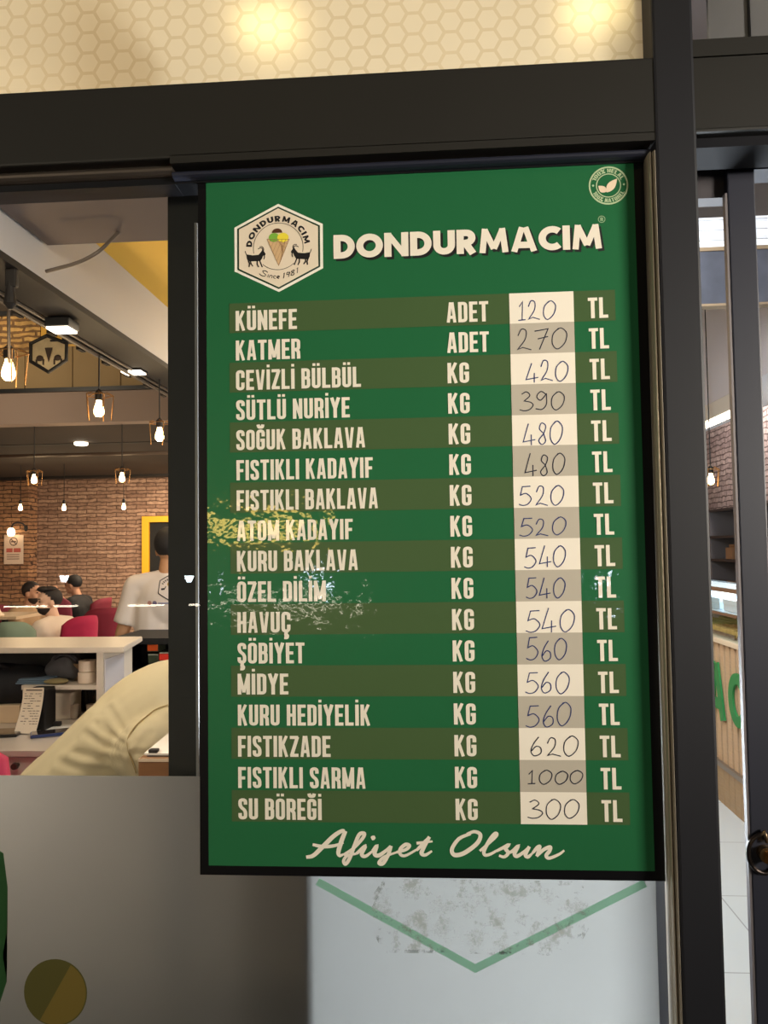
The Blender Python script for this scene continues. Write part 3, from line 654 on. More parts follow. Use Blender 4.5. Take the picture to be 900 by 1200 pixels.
# ================================================================== THE ROOM BEHIND THE GLASS
white_lam = mat('white_laminate', (214, 202, 188), rough=.35, noise=.02)
dark_brown = mat('dark_brown_paint', (30, 24, 20), rough=.7, noise=.25, nscale=3)
taupe = mat('taupe_paint', (128, 114, 104), rough=.8)
tan = mat('tan_paint', (158, 134, 96), rough=.8, noise=.05, nscale=2)
bm = BM(); box(bm, -7, 5, .13, 10.6, -.1, 0); struct(obj('floor', bm, tile_mat('floor_tiles', (205, 212, 216), (150, 155, 160), .62)))
bm = BM(); box(bm, -7, 5, 10.0, 10.2, 0, 3.6); struct(obj('wall_back', bm, brick_mat('thin_bricks', (176, 142, 120), (140, 108, 90), (104, 78, 64), .30, .055)))
plain = mat('plain_wall', (150, 142, 134), rough=.8)
bm = BM(); box(bm, -7.1, -7, .13, 10.2, 0, 3.6); struct(obj('wall_left', bm, brick_mat('side_bricks', (150, 112, 84), (112, 78, 58), (62, 44, 34), .26, .058, 'y')))
bm = BM(); box(bm, 4.9, 5, .13, 10.2, 0, 3.6); struct(obj('wall_right', bm, plain))
bm = BM(); box(bm, -7, 5, .13, 10.2, 3.6, 3.7); struct(obj('ceiling', bm, mat('grey_brown_ceiling', (104, 94, 84), rough=.8)))
# brick pier at the far left of the back wall
xpl = X(33, 620, 9.75); bm = BM(); box(bm, -6.6, xpl, 9.75, 10.0, 0, 2.6); struct(obj('trim_9', bm, brick_mat('pier_bricks', (176, 132, 96), (140, 100, 74), (80, 56, 42), .26, .058)))
# lowered strip of ceiling by the window, yellow ceiling behind it, long white bulkhead running inwards
bm = BM(); box(bm, -1.40, 1.3, .13, 1.66, 2.69, 2.95); struct(obj('trim_10', bm, mat('grey_taupe_soffit', (110, 98, 94), rough=.8)))
bm = BM(); box(bm, -1.41, .6, 1.66, 6.0, 2.87, 2.97); struct(obj('trim_11', bm, mat('yellow_ceiling', (250, 202, 84), rough=.7)))
bm = BM(); box(bm, -1.66, -1.41, .3, 5.0, 2.56, 3.0, .004); bk = struct(obj('trim_12', bm, mat('white_bulkhead', (196, 194, 196), rough=.6)))
bm = BM(); box(bm, -1.66, -1.412, .3, 5.0, 2.535, 2.562); box(bm, -1.70, -1.64, .3, 5.0, 2.55, 2.66)
for k in range(16): box(bm, -1.675, -1.655, .5+.28*k, .56+.28*k, 2.515, 2.56)
obj('dark_underside', bm, dark_brown, bk)
bm = BM(); tube(bm, [(-1.63, .3, 2.52), (-1.63, 5, 2.52)], .012, 8); tube(bm, [(-1.60, .3, 2.53), (-1.60, 5, 2.53)], .009, 8); obj('conduit', bm, mat('conduit_grey', (84, 74, 64), rough=.5), bk)
# cross bulkhead, ceiling and beams of the dining room
zr = Z(100, 457, 5.2); zq = Z(100, 495, 5.2)
bm = BM(); box(bm, -7, .6, 5.2, 5.35, zq, zr); b2 = struct(obj('trim_13', bm, mat('pinkish_taupe', (152, 132, 120), rough=.8)))
bm = BM(); box(bm, -7, .6, 5.17, 5.2, zr-.012, zr+.022); obj('black_rail', bm, black_m, b2)
bm = BM(); box(bm, -7, -1.0, 5.25, 5.33, zr, 3.6)
for k in range(12): box(bm, -6.0+.42*k, -5.985+.42*k, 5.235, 5.25, zr, 3.6)
struct(obj('trim_14', bm, tan))
bm = BM(); box(bm, -7, .6, 5.35, 10, zq, zq+.1); struct(obj('trim_15', bm, mat('dark_ceiling', (54, 42, 33), rough=.8, noise=.3, nscale=1.5)))
for k, (py, Yb, h, dp) in enumerate(((520, 6.4, .05, .10), (545, 8.4, .12, .25), (560, 9.6, .09, .2))):
    zz = Z(90, py, Yb); bm = BM(); box(bm, -6.9, -.3, Yb, Yb+dp, zz, max(zz+h, zq+.004)); struct(obj('trim_%d' % (16+k), bm, dark_brown))
du = BM(); zz = Z(90, 526, 7.2); tube(du, [(-6.9, 7.2, zz), (-.4, 7.2, zz)], .085, 14); struct(obj('trim_19', du, mat('duct_brown', (84, 66, 52), rough=.45, metal=.3), None, True))
# brick strip high at the left
YB = 3.5
bm = BM(); xb = X(47, 390, YB); box(bm, -3.2, xb, YB, YB+.1, Z(20, 412, YB), 3.05); b3 = struct(obj('trim_20', bm, brick_mat('pale_bricks', (206, 164, 98), (180, 138, 80), (118, 86, 50), .15, .036)))
bm = BM(); box(bm, -3.2, xb+.01, YB-.02, YB, Z(20, 369, YB)-.008, Z(20, 366, YB)+.004); obj('black_rail', bm, black_m, b3)
bm = BM(); box(bm, X(48, 390, YB), X(86, 390, YB), YB+.0, YB+.05, Z(60, 404, YB), Z(60, 376, YB)); struct(obj('trim_21', bm, mat('yellow_panel', (226, 172, 56), rough=.6)))
# yellow door frame at the back
YW = 9.99
dxa, dxb = X(168, 640, YW), X(176, 640, YW); dza, dzb = Z(185, 605, YW), Z(185, 612, YW)
bm = BM(); box(bm, dxa, dxb, YW-.06, YW, 0, dza); box(bm, dxb, dxb+1.0, YW-.06, YW, dzb, dza); box(bm, dxb+1.0, dxb+1.1, YW-.06, YW, 0, dza)
d2 = struct(obj('door_2', bm, mat('yellow_frame', (236, 172, 40), rough=.5)))
bm = BM(); box(bm, dxb, dxb+1.0, YW-.02, YW, 0, dzb); obj('opening', bm, mat('dark_opening', (16, 15, 15), rough=.8), d2)

# ------------------------------------------------------------------ pendant bulbs
bulb_m = mat('warm_bulb', (255, 226, 170), emit=(255, 206, 140), strength=15)
wire_m = mat('gold_wire', (150, 110, 66), rough=.35, metal=.8)
cord_m = mat('black_cord', (30, 26, 24), rough=.6)
def make_pendant(px, py, depth, ztop_, label, cage=True):
    p = at(px, py, depth-1.0586)
    t = thing('pendant_lamp', label, 'lamp', p, 0, 'bare bulbs hanging on cords')
    bm = BM(); lathe(bm, [(0, -.036), (.014, -.034), (.023, -.022), (.025, -.008), (.021, .012), (.014, .034), (.012, .05), (0, .05)], n=16); obj('bulb', bm, bulb_m, t, True)
    bm = BM(); lathe(bm, [(.014, .045), (.019, .05), (.019, .085), (.006, .10), (0, .10)], n=12); obj('socket', bm, cord_m, t)
    bm = BM(); tube(bm, [(0, 0, .095), (0, 0, ztop_-p.z)], .004, 6); obj('cord', bm, cord_m, t)
    if cage:
        bm = BM(); n = 5; A = [(.035*math.cos(k*2*math.pi/n), .035*math.sin(k*2*math.pi/n), .085) for k in range(n)]
        B = [(.068*math.cos((k+.3)*2*math.pi/n), .068*math.sin((k+.3)*2*math.pi/n), .07) for k in range(n)]
        C_ = [(.058*math.cos((k+.3)*2*math.pi/n), .058*math.sin((k+.3)*2*math.pi/n), -.05) for k in range(n)]
        for k in range(n):
            tube(bm, [A[k], B[k]], .0025, 5); tube(bm, [B[k], C_[k]], .0025, 5); tube(bm, [B[k], B[(k+1) % n]], .0025, 5)
        obj('cage', bm, wire_m, t)
    l = bpy.data.lights.new('bulb_glow', 'POINT'); l.energy = 5; l.color = (1, .74, .42); l.shadow_soft_size = .03
    lo = bpy.data.objects.new('bulb_glow', l); COL.objects.link(lo); lo.location = p+Vector((0, 0, -.09))
    return t
PEND = [(10, 435, 2.75, 2.54, 'nearest bare bulb on a cord, under the dark beam at the far left'), (116, 480, 3.65, 2.54, 'glowing bulb in a wire cage, middle of the row under the dark beam'),
        (187, 510, 4.3, 2.54, 'glowing bulb in a wire cage against the dark post, last under the beam'), (40, 562, 6.4, zq, 'small caged bulb left, level with the top of the brick wall'),
        (143, 560, 6.4, zq, 'small caged bulb right, level with the top of the brick wall'), (24, 595, 9.2, zq, 'tiny bulb over the brick pier beside the paper notice'),
        (75, 595, 9.2, zq, 'tiny bulb before the middle of the brick wall'), (145, 594, 9.2, zq, 'tiny bulb before the brick wall, near the yellow door frame')]
for k, a_ in enumerate(PEND): make_pendant(*a_, cage=k < 5)
bm = BM(); p = at(95, 521, 6.3); lathe(bm, [(0, -.008), (.055, -.008), (.065, 0), (.065, .02), (0, .02)], (p.x, p.y, p.z), 24)
tag(obj('round_downlight', bm, mat('downlight_white', (255, 244, 226), emit=(255, 236, 206), strength=5)), 'round white ceiling light in the dark ceiling', 'ceiling light')
# flat spots clipped under the beam
spot_m = mat('spot_panel', (255, 244, 228), emit=(255, 238, 214), strength=4)
for (xa, xb_, ya, yb, dpt, lab) in ((52, 80, 378, 385, 3.05, 'square white spotlight under the beam beside the hexagon sign'), (140, 165, 431, 436, 4.0, 'square white spotlight under the beam, further along beside the post')):
    Yq = dpt-1.0586; x0, x1 = X(xa, 381, Yq), X(xb_, 381, Yq); zz = Z((xa+xb_)/2, yb, Yq)
    t = thing('spotlight', lab, 'lamp', ((x0+x1)/2, Yq, zz), 0, 'spotlights under the beam')
    w_ = (x1-x0)/2
    bm = BM(); box(bm, -w_, w_, 0, .10, .012, .05, .004); obj('housing', bm, black_m, t)
    bm = BM(); box(bm, -w_*.9, w_*.9, .004, .09, .002, .011); obj('diffuser', bm, spot_m, t)
    bm = BM(); tube(bm, [(0, .05, .05), (-.02, .05, 2.54-zz)], .006, 6); obj('bracket', bm, black_m, t)
# cables
def cable(pts, r, label, mm):
    bm = BM(); tube(bm, catmull(pts, 8), r, 7); return tag(obj('cable', bm, mm, None, True), label, 'cable')
gc = mat('grey_cable', (96, 86, 78), rough=.6)
Y1 = 1.30
bm = BM(); box(bm, XL, X(377, 1120, .03)-.021, .152, .64, Z(178, 909, .42)-.11, Z(178, 909, .42)-.0805); struct(obj('trim_26', bm, mat('inner_ledge', (120, 104, 90), rough=.6)))
cable([at(150, 262, 1.62), at(132, 279, 1.55), at(115, 295, 1.5), at(90, 308, 1.5), at(54, 318, 1.52)], .0065, 'grey cable swinging across the white bulkhead', gc)
cable([at(12, 236, 1.5), at(22, 250, 1.5), at(20, 275, 1.5), at(17, 296, 1.5), at(19, 310, 1.5), at(12, 330, 1.5), at(10, 350, 1.5), at(11, 428, 1.69)], .006, 'cable hanging down from the soffit to the nearest bulb', gc)
cn = BM(); pp = at(14, 322, 1.48); box(cn, pp.x-.02, pp.x+.02, pp.y-.012, pp.y+.012, pp.z-.045, pp.z+.02, .006); p2 = at(12, 346, 1.48); lathe(cn, [(.006, -.05), (.022, -.03), (.016, .01), (.012, .05), (0, .055)], p2, 12)
tag(obj('cable_connector', cn, cord_m), 'black connector on the cable hanging at the left', 'connector')
# hexagon sign hanging under the beam
Yh = 2.35; hcx, hcz = X(57, 414, Yh), Z(57, 414, Yh)
t = thing('hanging_sign', 'dark hexagonal light-up sign hanging under the beam', 'sign', (hcx, Yh, hcz), 0)
hw_ = X(78, 414, Yh)-hcx; hh_ = Z(57, 392, Yh)-hcz
H6 = [(-hw_, hh_*.55), (-hw_*.1, hh_*.95), (hw_, hh_*.50), (hw_*.98, -hh_*.40), (0, -hh_*1.0), (-hw_, -hh_*.40)]
bm = BM()
tube(bm, [(a_, 0, b_) for a_, b_ in H6], .009, 8, closed=True); obj('frame', bm, cord_m, t)
bm = BM(); f = bm.faces.new([bm.verts.new((a_*.93, .004, b_*.93)) for a_, b_ in H6]); e_ = bmesh.ops.extrude_face_region(bm, geom=[f]); bmesh.ops.translate(bm, vec=(0, .02, 0), verts=[v for v in e_['geom'] if isinstance(v, bmesh.types.BMVert)])
obj('panel', bm, mat('sign_cream', (204, 184, 146), rough=.5, noise=.35, nscale=22), t)
bm = BM()
for sx in (-1, 1): ell(bm, (sx*hw_*.5, .0, -hh_*.25), (hw_*.2, .004, hh_*.16)); box(bm, sx*hw_*.5-.02, sx*hw_*.5-.013, 0, .004, -hh_*.6, -hh_*.3); box(bm, sx*hw_*.5+.013, sx*hw_*.5+.02, 0, .004, -hh_*.6, -hh_*.3)
poly(bm, [(-hw_*.22, hh_*.3), (hw_*.22, hh_*.3), (0, -hh_*.5)], .0)
obj('print', bm, mat('sign_print', (60, 44, 32), rough=.6), t)
bm = BM(); box(bm, hw_*.1, hw_*1.3, -.005, .02, hh_*.62, hh_*.70); box(bm, hw_*.85, hw_*1.35, -.02, .03, hh_*.55, hh_*1.05); tube(bm, [(hw_*1.1, .0, hh_*.9), (hw_*1.1, .0, 2.56-hcz)], .008, 6); obj('bracket', bm, black_m, t)
# notice and wall lamp on the pier
Yn = 9.74
xa, xb_, za, zb_2 = X(5, 640, Yn), X(27.5, 640, Yn), Z(15, 661, Yn), Z(15, 627, Yn)
t = thing('no_smoking_notice', 'white paper notice with a no smoking symbol on the brick pier', 'notice', ((xa+xb_)/2, Yn, (za+zb_2)/2)); w_, h_ = (xb_-xa)/2, (zb_2-za)/2
bm = BM(); box(bm, -w_, w_, -.006, 0, -h_, h_); obj('sheet', bm, mat('notice_paper', (232, 206, 186), rough=.7), t)
bm = BM(); ribbon(bm, arc((0, h_*.55), h_*.26, 0, 360, 24)[:-1], .014, -.008, True); ribbon(bm, [(-h_*.17, h_*.72), (h_*.17, h_*.38)], .014, -.0085); ribbon(bm, [(-h_*.18, h_*.55), (h_*.18, h_*.55)], .02, -.009); obj('symbol', bm, mat('notice_grey', (110, 88, 80), rough=.7), t)
bm = BM()
for q in (.02, -.12): ribbon(bm, [(-w_*.75, h_*q), (-w_*.1, h_*q)], .028, -.008); ribbon(bm, [(w_*.02, h_*q), (w_*.75, h_*q)], .028, -.008)
obj('red_lines', bm, mat('notice_red', (196, 96, 84), rough=.7), t)
bm = BM()
for q in (-.35, -.5, -.65): ribbon(bm, [(-w_*.7, h_*q), (w_*.6, h_*q)], .012, -.008)
obj('text_lines', bm, mat('notice_text', (160, 130, 116), rough=.7), t)
p = at(13, 623, Yn-.12)
t = thing('wall_lamp', 'small wall lamp with a glowing shade over the paper notice', 'lamp', p)
bm = BM(); lathe(bm, [(0, -.07), (.04, -.06), (.055, -.02), (.05, .02), (.03, .05), (0, .055)], n=16); obj('shade', bm, mat('lamp_glow', (255, 236, 206), emit=(255, 224, 176), strength=7), t, True)
bm = BM(); tube(bm, catmull([(0, 0, .05), (.03, .03, .12), (.12, .08, .12), (.16, .115, .05)], 6), .012, 8); ell(bm, (.16, .11, .05), (.03, .012, .05)); obj('bracket', bm, cord_m, t)

# ------------------------------------------------------------------ reception counter (we look at its working side)
dF, dB = 2.95-1.0586, 3.32-1.0586
zc1 = Z(60, 759, dF); zc0 = Z(60, 765.5, dF)
xr_ = X(145, 762, dF)
xu0 = X(113, 800, dF+.03); xu1 = xu0+.028
zde = Z(60, 880, 1.56); dz0 = Z(60, 887, 1.56)
t = thing('reception_counter', 'white reception counter with raised bar top, shelf and desk', 'counter', (0, 0, 0))
bm = BM(); xbk = X(167, 747, dB); A_ = [(-3.4, dF), (xr_, dF), (xbk, dB), (-3.4, dB)]
lo_ = [bm.verts.new((a_, b_, zc0)) for a_, b_ in A_]; hi_ = [bm.verts.new((a_, b_, zc1)) for a_, b_ in A_]
bm.faces.new(lo_[::-1]); bm.faces.new(hi_)
for k in range(4): bm.faces.new((lo_[k], lo_[(k+1) % 4], hi_[(k+1) % 4], hi_[k]))
bmesh.ops.bevel(bm, geom=bm.edges[:], offset=.003, segments=2, affect='EDGES'); obj('bar_top', bm, white_lam, t)
bm = BM(); box(bm, xu0, xu1, dF+.03, dB-.05, .0, zc0); obj('side_panel', bm, white_lam, t)
bm = BM(); box(bm, -3.4, xu0, dB-.05, dB-.03, 0, zc0); obj('front_panel', bm, mat('dark_inner_panel', (34, 30, 32), rough=.7), t)
zs1 = Z(70, 803, dF+.04); xsh = X(25, 806, dF+.04)
bm = BM(); box(bm, xsh, xu0, dF+.04, dB-.05, zs1-.018, zs1, .001); obj('shelf', bm, white_lam, t)
bm = BM(); box(bm, xsh, xsh+.02, dF+.05, dB-.05, zde, zs1-.018); obj('divider', bm, white_lam, t)
xd1 = xu1+.012
bm = BM(); box(bm, -3.4, xd1, 1.56, dB-.05, dz0, zde, .002); obj('desk_top', bm, mat('desk_white', (218, 206, 194), rough=.3), t)
bm = BM(); box(bm, xd1-.03, xd1, 1.58, dF+.04, 0, dz0); obj('side_panel', bm, white_lam, t)
bm = BM(); box(bm, X(-40, 900, 1.58), X(110, 900, 1.58), 1.575, 1.60, dz0-.19, dz0-.006, .002); dr = obj('drawer', bm, mat('drawer_front', (214, 200, 188), rough=.4), t)
p = at(21, 896, 1.575); bm = BM(); tube(bm, [(p.x, p.y, p.z), (p.x, p.y-.012, p.z), (p.x, p.y-.018, p.z), (p.x, p.y-.028, p.z)], [.007, .006, .013, .011], 14); obj('knob', bm, mat('dark_knob', (84, 72, 64), rough=.35, metal=.6), dr)

# ------------------------------------------------------------------ things on the counter
def on(px, py, zz):
    """the point at height zz that the photograph shows at (px, py)"""
    d = AR*((px-450)/F)+AU*((600-py)/F)+AF; s = (zz-CAM.z)/d.z; return CAM+d*s
# black bag on the lower left
bp_ = Vector((X(12, 800, 2.05), 2.05, 0)); z0_ = Z(20, 822, 2.05)
t = thing('black_bag', 'big slumped black bag under the bar top at the left', 'bag', (bp_.x, bp_.y, z0_))
bm = BM(); ell(bm, (-.05, 0, .075), (.21, .10, .085), n=24); ell(bm, (.07, 0, .08), (.11, .09, .075), n=20); ell(bm, (-.2, 0, .06), (.16, .10, .07), n=20); cap(bm, (-.25, 0, .02), (.08, 0, .02), .05, .04)
bg_m = mat('black_fabric', (20, 21, 28), rough=.75, noise=.3, nscale=12, bump=.3, bscale=25); fuse('body', bm, bg_m, t, .012, 5)
bm = BM(); tube(bm, catmull([(-.15, -.04, .13), (-.11, -.07, .160), (-.02, -.07, .164), (.02, -.04, .14)], 6), .009, 8); obj('handle', bm, bg_m, t, True)
# box under it
p = on(10, 846, zde); t = thing('cardboard_box', 'low beige carton on the desk under the black bag', 'box', (X(0, 840, 1.98), 1.98, zde))
hb = z0_-zde-.002; bm = BM(); box(bm, -.20, X(23, 830, 1.98)-X(0, 830, 1.98), 0, .2, 0, hb, .003); obj('body', bm, mat('beige_card', (216, 190, 158), rough=.7), t)
bm = BM(); box(bm, -.20, X(23, 830, 1.98)-X(0, 830, 1.98)+.001, -.002, .2, hb*.93, hb+.001); obj('lid', bm, mat('beige_card_lid', (224, 200, 170), rough=.7), t)
# grey cloth bag on the shelf
Yk = dF+.18
p = Vector((X(78, 790, Yk), Yk, zs1)); t = thing('grey_bag', 'crumpled grey cloth bag on the shelf of the counter', 'bag', p)
bm = BM(); ell(bm, (0, 0, .052), (.07, .06, .052), n=24); ell(bm, (-.045, 0, .04), (.045, .05, .04)); ell(bm, (.045, -.01, .036), (.04, .05, .036)); cap(bm, (-.05, 0, .085), (.02, 0, .085), .016, .02)
gm = mat('grey_cloth', (84, 82, 86), rough=.85, noise=.25, nscale=16, bump=.4, bscale=30); fuse('body', bm, gm, t, .008, 4)
bm = BM(); tube(bm, catmull([(-.03, -.04, .09), (0, -.055, .108), (.04, -.05, .10), (.06, -.03, .07)], 6), .006, 8); obj('strap', bm, mat('dark_strap', (48, 46, 50), rough=.8), t, True)
bm = BM(); p = Vector((X(45, 799, dF+.10), dF+.10, zs1)); 
for k in range(3): box(bm, -.075+.006*k, .07-.004*k, -.04, .06, .0075*k, .0075*k+.0065, .003)
o = tag(obj('folded_cloth', bm, mat('blue_grey_cloth', (104, 126, 148), rough=.9)), 'folded blue grey cloth lying on the shelf edge', 'cloth'); o.location = p
bm = BM(); ell(bm, (0, 0, .011), (.05, .035, .011)); o = tag(obj('straw_coaster', bm, mat('straw', (150, 136, 96), rough=.8), None, True), 'small straw coloured pad beside the grey bag', 'pad'); o.location = (X(66, 797, dF+.07), dF+.07, zs1)
# stacked rolls
for k in range(2):
    t = thing('paper_roll', 'upper white paper roll of the pair on the shelf' if k else 'lower white paper roll of the pair on the shelf', 'paper roll', (X(102, 790, dF+.10)+.003*k, dF+.10, zs1+.0455*k), 0, 'rolls of till paper')
    bm = BM(); lathe(bm, [(.009, .001), (.033, .001), (.035, .003), (.035, .042), (.033, .044), (.009, .044)], n=24); obj('paper', bm, mat('roll_paper', (222, 204, 186), rough=.7), t, False)
    bm = BM(); lathe(bm, [(.006, 0), (.009, 0), (.009, .045), (.006, .045)], n=16); obj('core', bm, mat('roll_core', (128, 104, 84), rough=.8), t)
bm = BM(); lathe(bm, [(0, 0), (.02, 0), (.026, .07), (.024, .07), (.019, .004), (0, .004)], n=20); o = tag(obj('small_pot', bm, mat('ochre_pot', (140, 112, 84), rough=.6), None, True), 'small brown pot between the grey bag and the paper rolls', 'pot'); o.location = (X(93, 790, dF+.16), dF+.16, zs1)
# till printer with a hanging receipt
p = on(37, 850, zde); Yp_ = dF+.02
t = thing('receipt_printer', 'black receipt printer with a long white receipt', 'printer', (X(37, 840, 1.83), 1.83, zde))
w_ = (X(47, 830, 1.83)-X(23, 830, 1.83))/2; hR = Z(37, 808, 1.83)-zde
bm = BM(); box(bm, -w_*.9, w_*1.02, .02, .11, 0, hR-.004, .006); obj('body', bm, mat('black_plastic', (22, 21, 22), rough=.45), t)
bm = BM(); n = 14
for k in range(n):
    f0, f1 = k/n, (k+1)/n
    fy = lambda f: .016-.055*f**1.8; fz = lambda f: hR*(1-f)+.004; fx = lambda f: -.004*f
    bm.faces.new([bm.verts.new(q) for q in ((-w_+fx(f0)*2, fy(f0), fz(f0)), (w_+fx(f0), fy(f0), fz(f0)), (w_+fx(f1), fy(f1), fz(f1)), (-w_+fx(f1)*2, fy(f1), fz(f1)))])
bmesh.ops.remove_doubles(bm, verts=bm.verts, dist=1e-5)
e_ = bmesh.ops.solidify(bm, geom=bm.faces[:], thickness=.0006)
rc = obj('receipt', bm, mat('receipt_paper', (240, 226, 206), rough=.6), t)
bm = BM(); rnd = random.Random(3)
box(bm, -w_*.72, w_*.85, .0120, .0142, hR*.955, hR*.985)
for k in range(13):
    f = .14+k*.055; yy = .016-.055*f**1.8-.0018; zz = hR*(1-f)+.004; x_ = -w_*.85
    while x_ < w_*.7:
        l_ = rnd.uniform(.004, .016)
        if rnd.random() < .6: box(bm, x_, min(x_+l_, w_*.8), yy-.0003, yy, zz-.0012, zz+.0012)
        x_ += l_+.003
obj('receipt_print', bm, mat('print_grey', (120, 106, 94), rough=.7), rc)
# white box, cups
def place(px, py): p = on(px, py, zde+.001); return p
p = place(69, 843); t = thing('napkin_box', 'plain white square box on the desk under the shelf', 'box', p)
w_ = (X(82, 828, p.y)-X(55, 828, p.y))/2; hN = Z(69, 813, p.y)-zde
bm = BM(); box(bm, -w_, w_, 0, .10, 0, hN, .005); obj('body', bm, mat('white_card', (222, 208, 192), rough=.6), t)
bm = BM(); box(bm, -w_*1.02, w_*1.02, -.002, .102, hN*.9, hN+.002, .003); obj('lid', bm, mat('white_card_lid', (230, 216, 200), rough=.6), t)
cup_m = mat('white_cup', (226, 210, 192), rough=.4)
for px, lab in ((87.5, 'white paper cup next to the white box on the desk'), (106, 'white paper cup beside the counter upright on the desk')):
    p = place(px, 842); r_ = .017
    t = thing('paper_cup', lab, 'cup', p, 0, 'white cups on the desk')
    hC = Z(px, 826, p.y)-zde
    bm = BM(); lathe(bm, [(0, 0), (r_*.8, 0), (r_, hC), (r_*.9, hC), (r_*.72, .004), (0, .004)], n=20); obj('cup', bm, cup_m, t, True)
    bm = BM(); tube(bm, [(r_*math.cos(k*.3927), r_*math.sin(k*.3927), hC) for k in range(16)], .0016, 6, closed=True); obj('rim', bm, cup_m, t, True)
clear = glass_mat('clear_bottle', (.80, .74, .68), refl=1.5)
for px, lab in ((93.5, 'clear bottle standing behind the first white cup'), (104, 'clear bottle standing behind the second white cup')):
    p = place(px, 838); t = thing('glass_bottle', lab, 'bottle', p+Vector((0, .05, 0)), 0, 'clear bottles under the shelf')
    bm = BM(); lathe(bm, [(0, 0), (.014, 0), (.014, .07), (.008, .09), (.008, .10)], n=16); obj('glass', bm, clear, t, True)
    bm = BM(); lathe(bm, [(0, .10), (.009, .10), (.009, .112), (0, .112)], n=14); obj('cap', bm, mat('grey_cap', (140, 128, 116), rough=.5), t)
# phones, keys
p = on(61, 861, zde+.001)
t = thing('smartphone', 'dark blue smartphone lying on the white desk', 'phone', p, math.radians(28))
bm = BM(); box(bm, -.075, .075, -.038, .038, 0, .012, .005); obj('case', bm, mat('blue_case', (38, 56, 110), rough=.35, coat=.5), t)
bm = BM(); box(bm, -.069, .069, -.033, .033, .012, .0132); obj('screen', bm, mat('phone_screen', (52, 44, 44), rough=.15, coat=.8), t)
p = on(8, 861, zde+.001); t = thing('tablet', 'black tablet lying flat on the desk by the left edge', 'tablet', p, math.radians(12))
bm = BM(); box(bm, -.12, .05, -.05, .07, 0, .010, .004); obj('body', bm, mat('tablet_black', (18, 17, 19), rough=.3), t)
bm = BM(); box(bm, -.113, .043, -.043, .063, .010, .0108); obj('screen', bm, mat('tablet_screen', (26, 24, 27), rough=.12, coat=.8), t)
p = on(48, 851, zde+.004); bm = BM(); tube(bm, catmull([(-.06, -.02, .002), (-.03, .0, .006), (.0, .012, .004), (.03, .015, .004), (.06, .015, .004), (.075, .005, .004)], 6), .005, 8); box(bm, -.075, -.045, -.03, -.01, 0, .014, .003); box(bm, .045, .075, .0, .022, 0, .016, .003)
o = tag(obj('charging_cable', bm, cord_m), 'short black cable with plugs on the desk', 'cable'); o.location = p
p = on(70, 853, zde+.0015); bm = BM(); box(bm, -.075, .075, -.045, .045, 0, .0012); o = tag(obj('white_sheet', bm, mat('sheet_white', (244, 238, 228), rough=.6)), 'white sheet of paper under the blue phone', 'paper'); o.location = p+Vector((0, .02, -.0012)); o.rotation_euler[2] = .3
# shiny sleeve on the counter upright
p = Vector((xu1, dF+.05, 0)); z1_, z2_ = Z(122, 812, dF+.05), Z(122, 772, dF+.05)
bm = BM(); box(bm, xu1+.001, xu1+.006, dF+.035, dF+.22, z1_, z2_, .002); tag(obj('plastic_sleeve', bm, mat('plastic_sleeve', (206, 200, 204), rough=.12, coat=1.0)), 'shiny plastic sleeve fixed to the outer side of the counter', 'sleeve')
# white jars low beside the upright
for px, lab in ((127, 'small white tube standing beside the counter upright'), (139, 'small white tube further right, before the dark cabinet')):
    Yt = dF+.28; p = Vector((X(px, 790, Yt), Yt, Z(px, 806, Yt)))
    t = thing('white_tube', lab, 'tube', p, 0, 'white tubes on the side shelf'); bm = BM(); lathe(bm, [(0, 0), (.014, 0), (.015, .05), (.010, .055), (.010, .066), (0, .066)], n=14); obj('body', bm, cup_m, t, True)
    bm = BM(); lathe(bm, [(0, .066), (.011, .066), (.011, .08), (0, .08)], n=14); obj('cap', bm, mat('tube_cap', (190, 180, 170), rough=.4), t)
# dark cabinet right of the counter with packets
Yc = 2.6
cz1 = Z(180, 748, Yc); cxa, cxb = X(128, 770, Yc), X(240, 770, Yc)
t = thing('dark_cabinet', 'black open cabinet standing right of the white counter', 'cabinet', ((cxa+cxb)/2, Yc, 0)); w_ = (cxb-cxa)/2
ck = mat('cabinet_black', (20, 19, 20), rough=.6)
bm = BM(); box(bm, -w_, w_, 0, .4, cz1-.03, cz1); obj('top', bm, ck, t)
for sx in (-1, 1): bm = BM(); box(bm, sx*w_-.012, sx*w_+.012, 0, .4, 0, cz1-.03); obj('side_panel', bm, ck, t)
bm = BM(); box(bm, -w_, w_, .38, .4, 0, cz1-.03); obj('back_panel', bm, ck, t)
zsh = Z(180, 790, Yc)
bm = BM(); box(bm, -w_, w_, .0, .38, zsh-.02, zsh); obj('shelf', bm, ck, t)

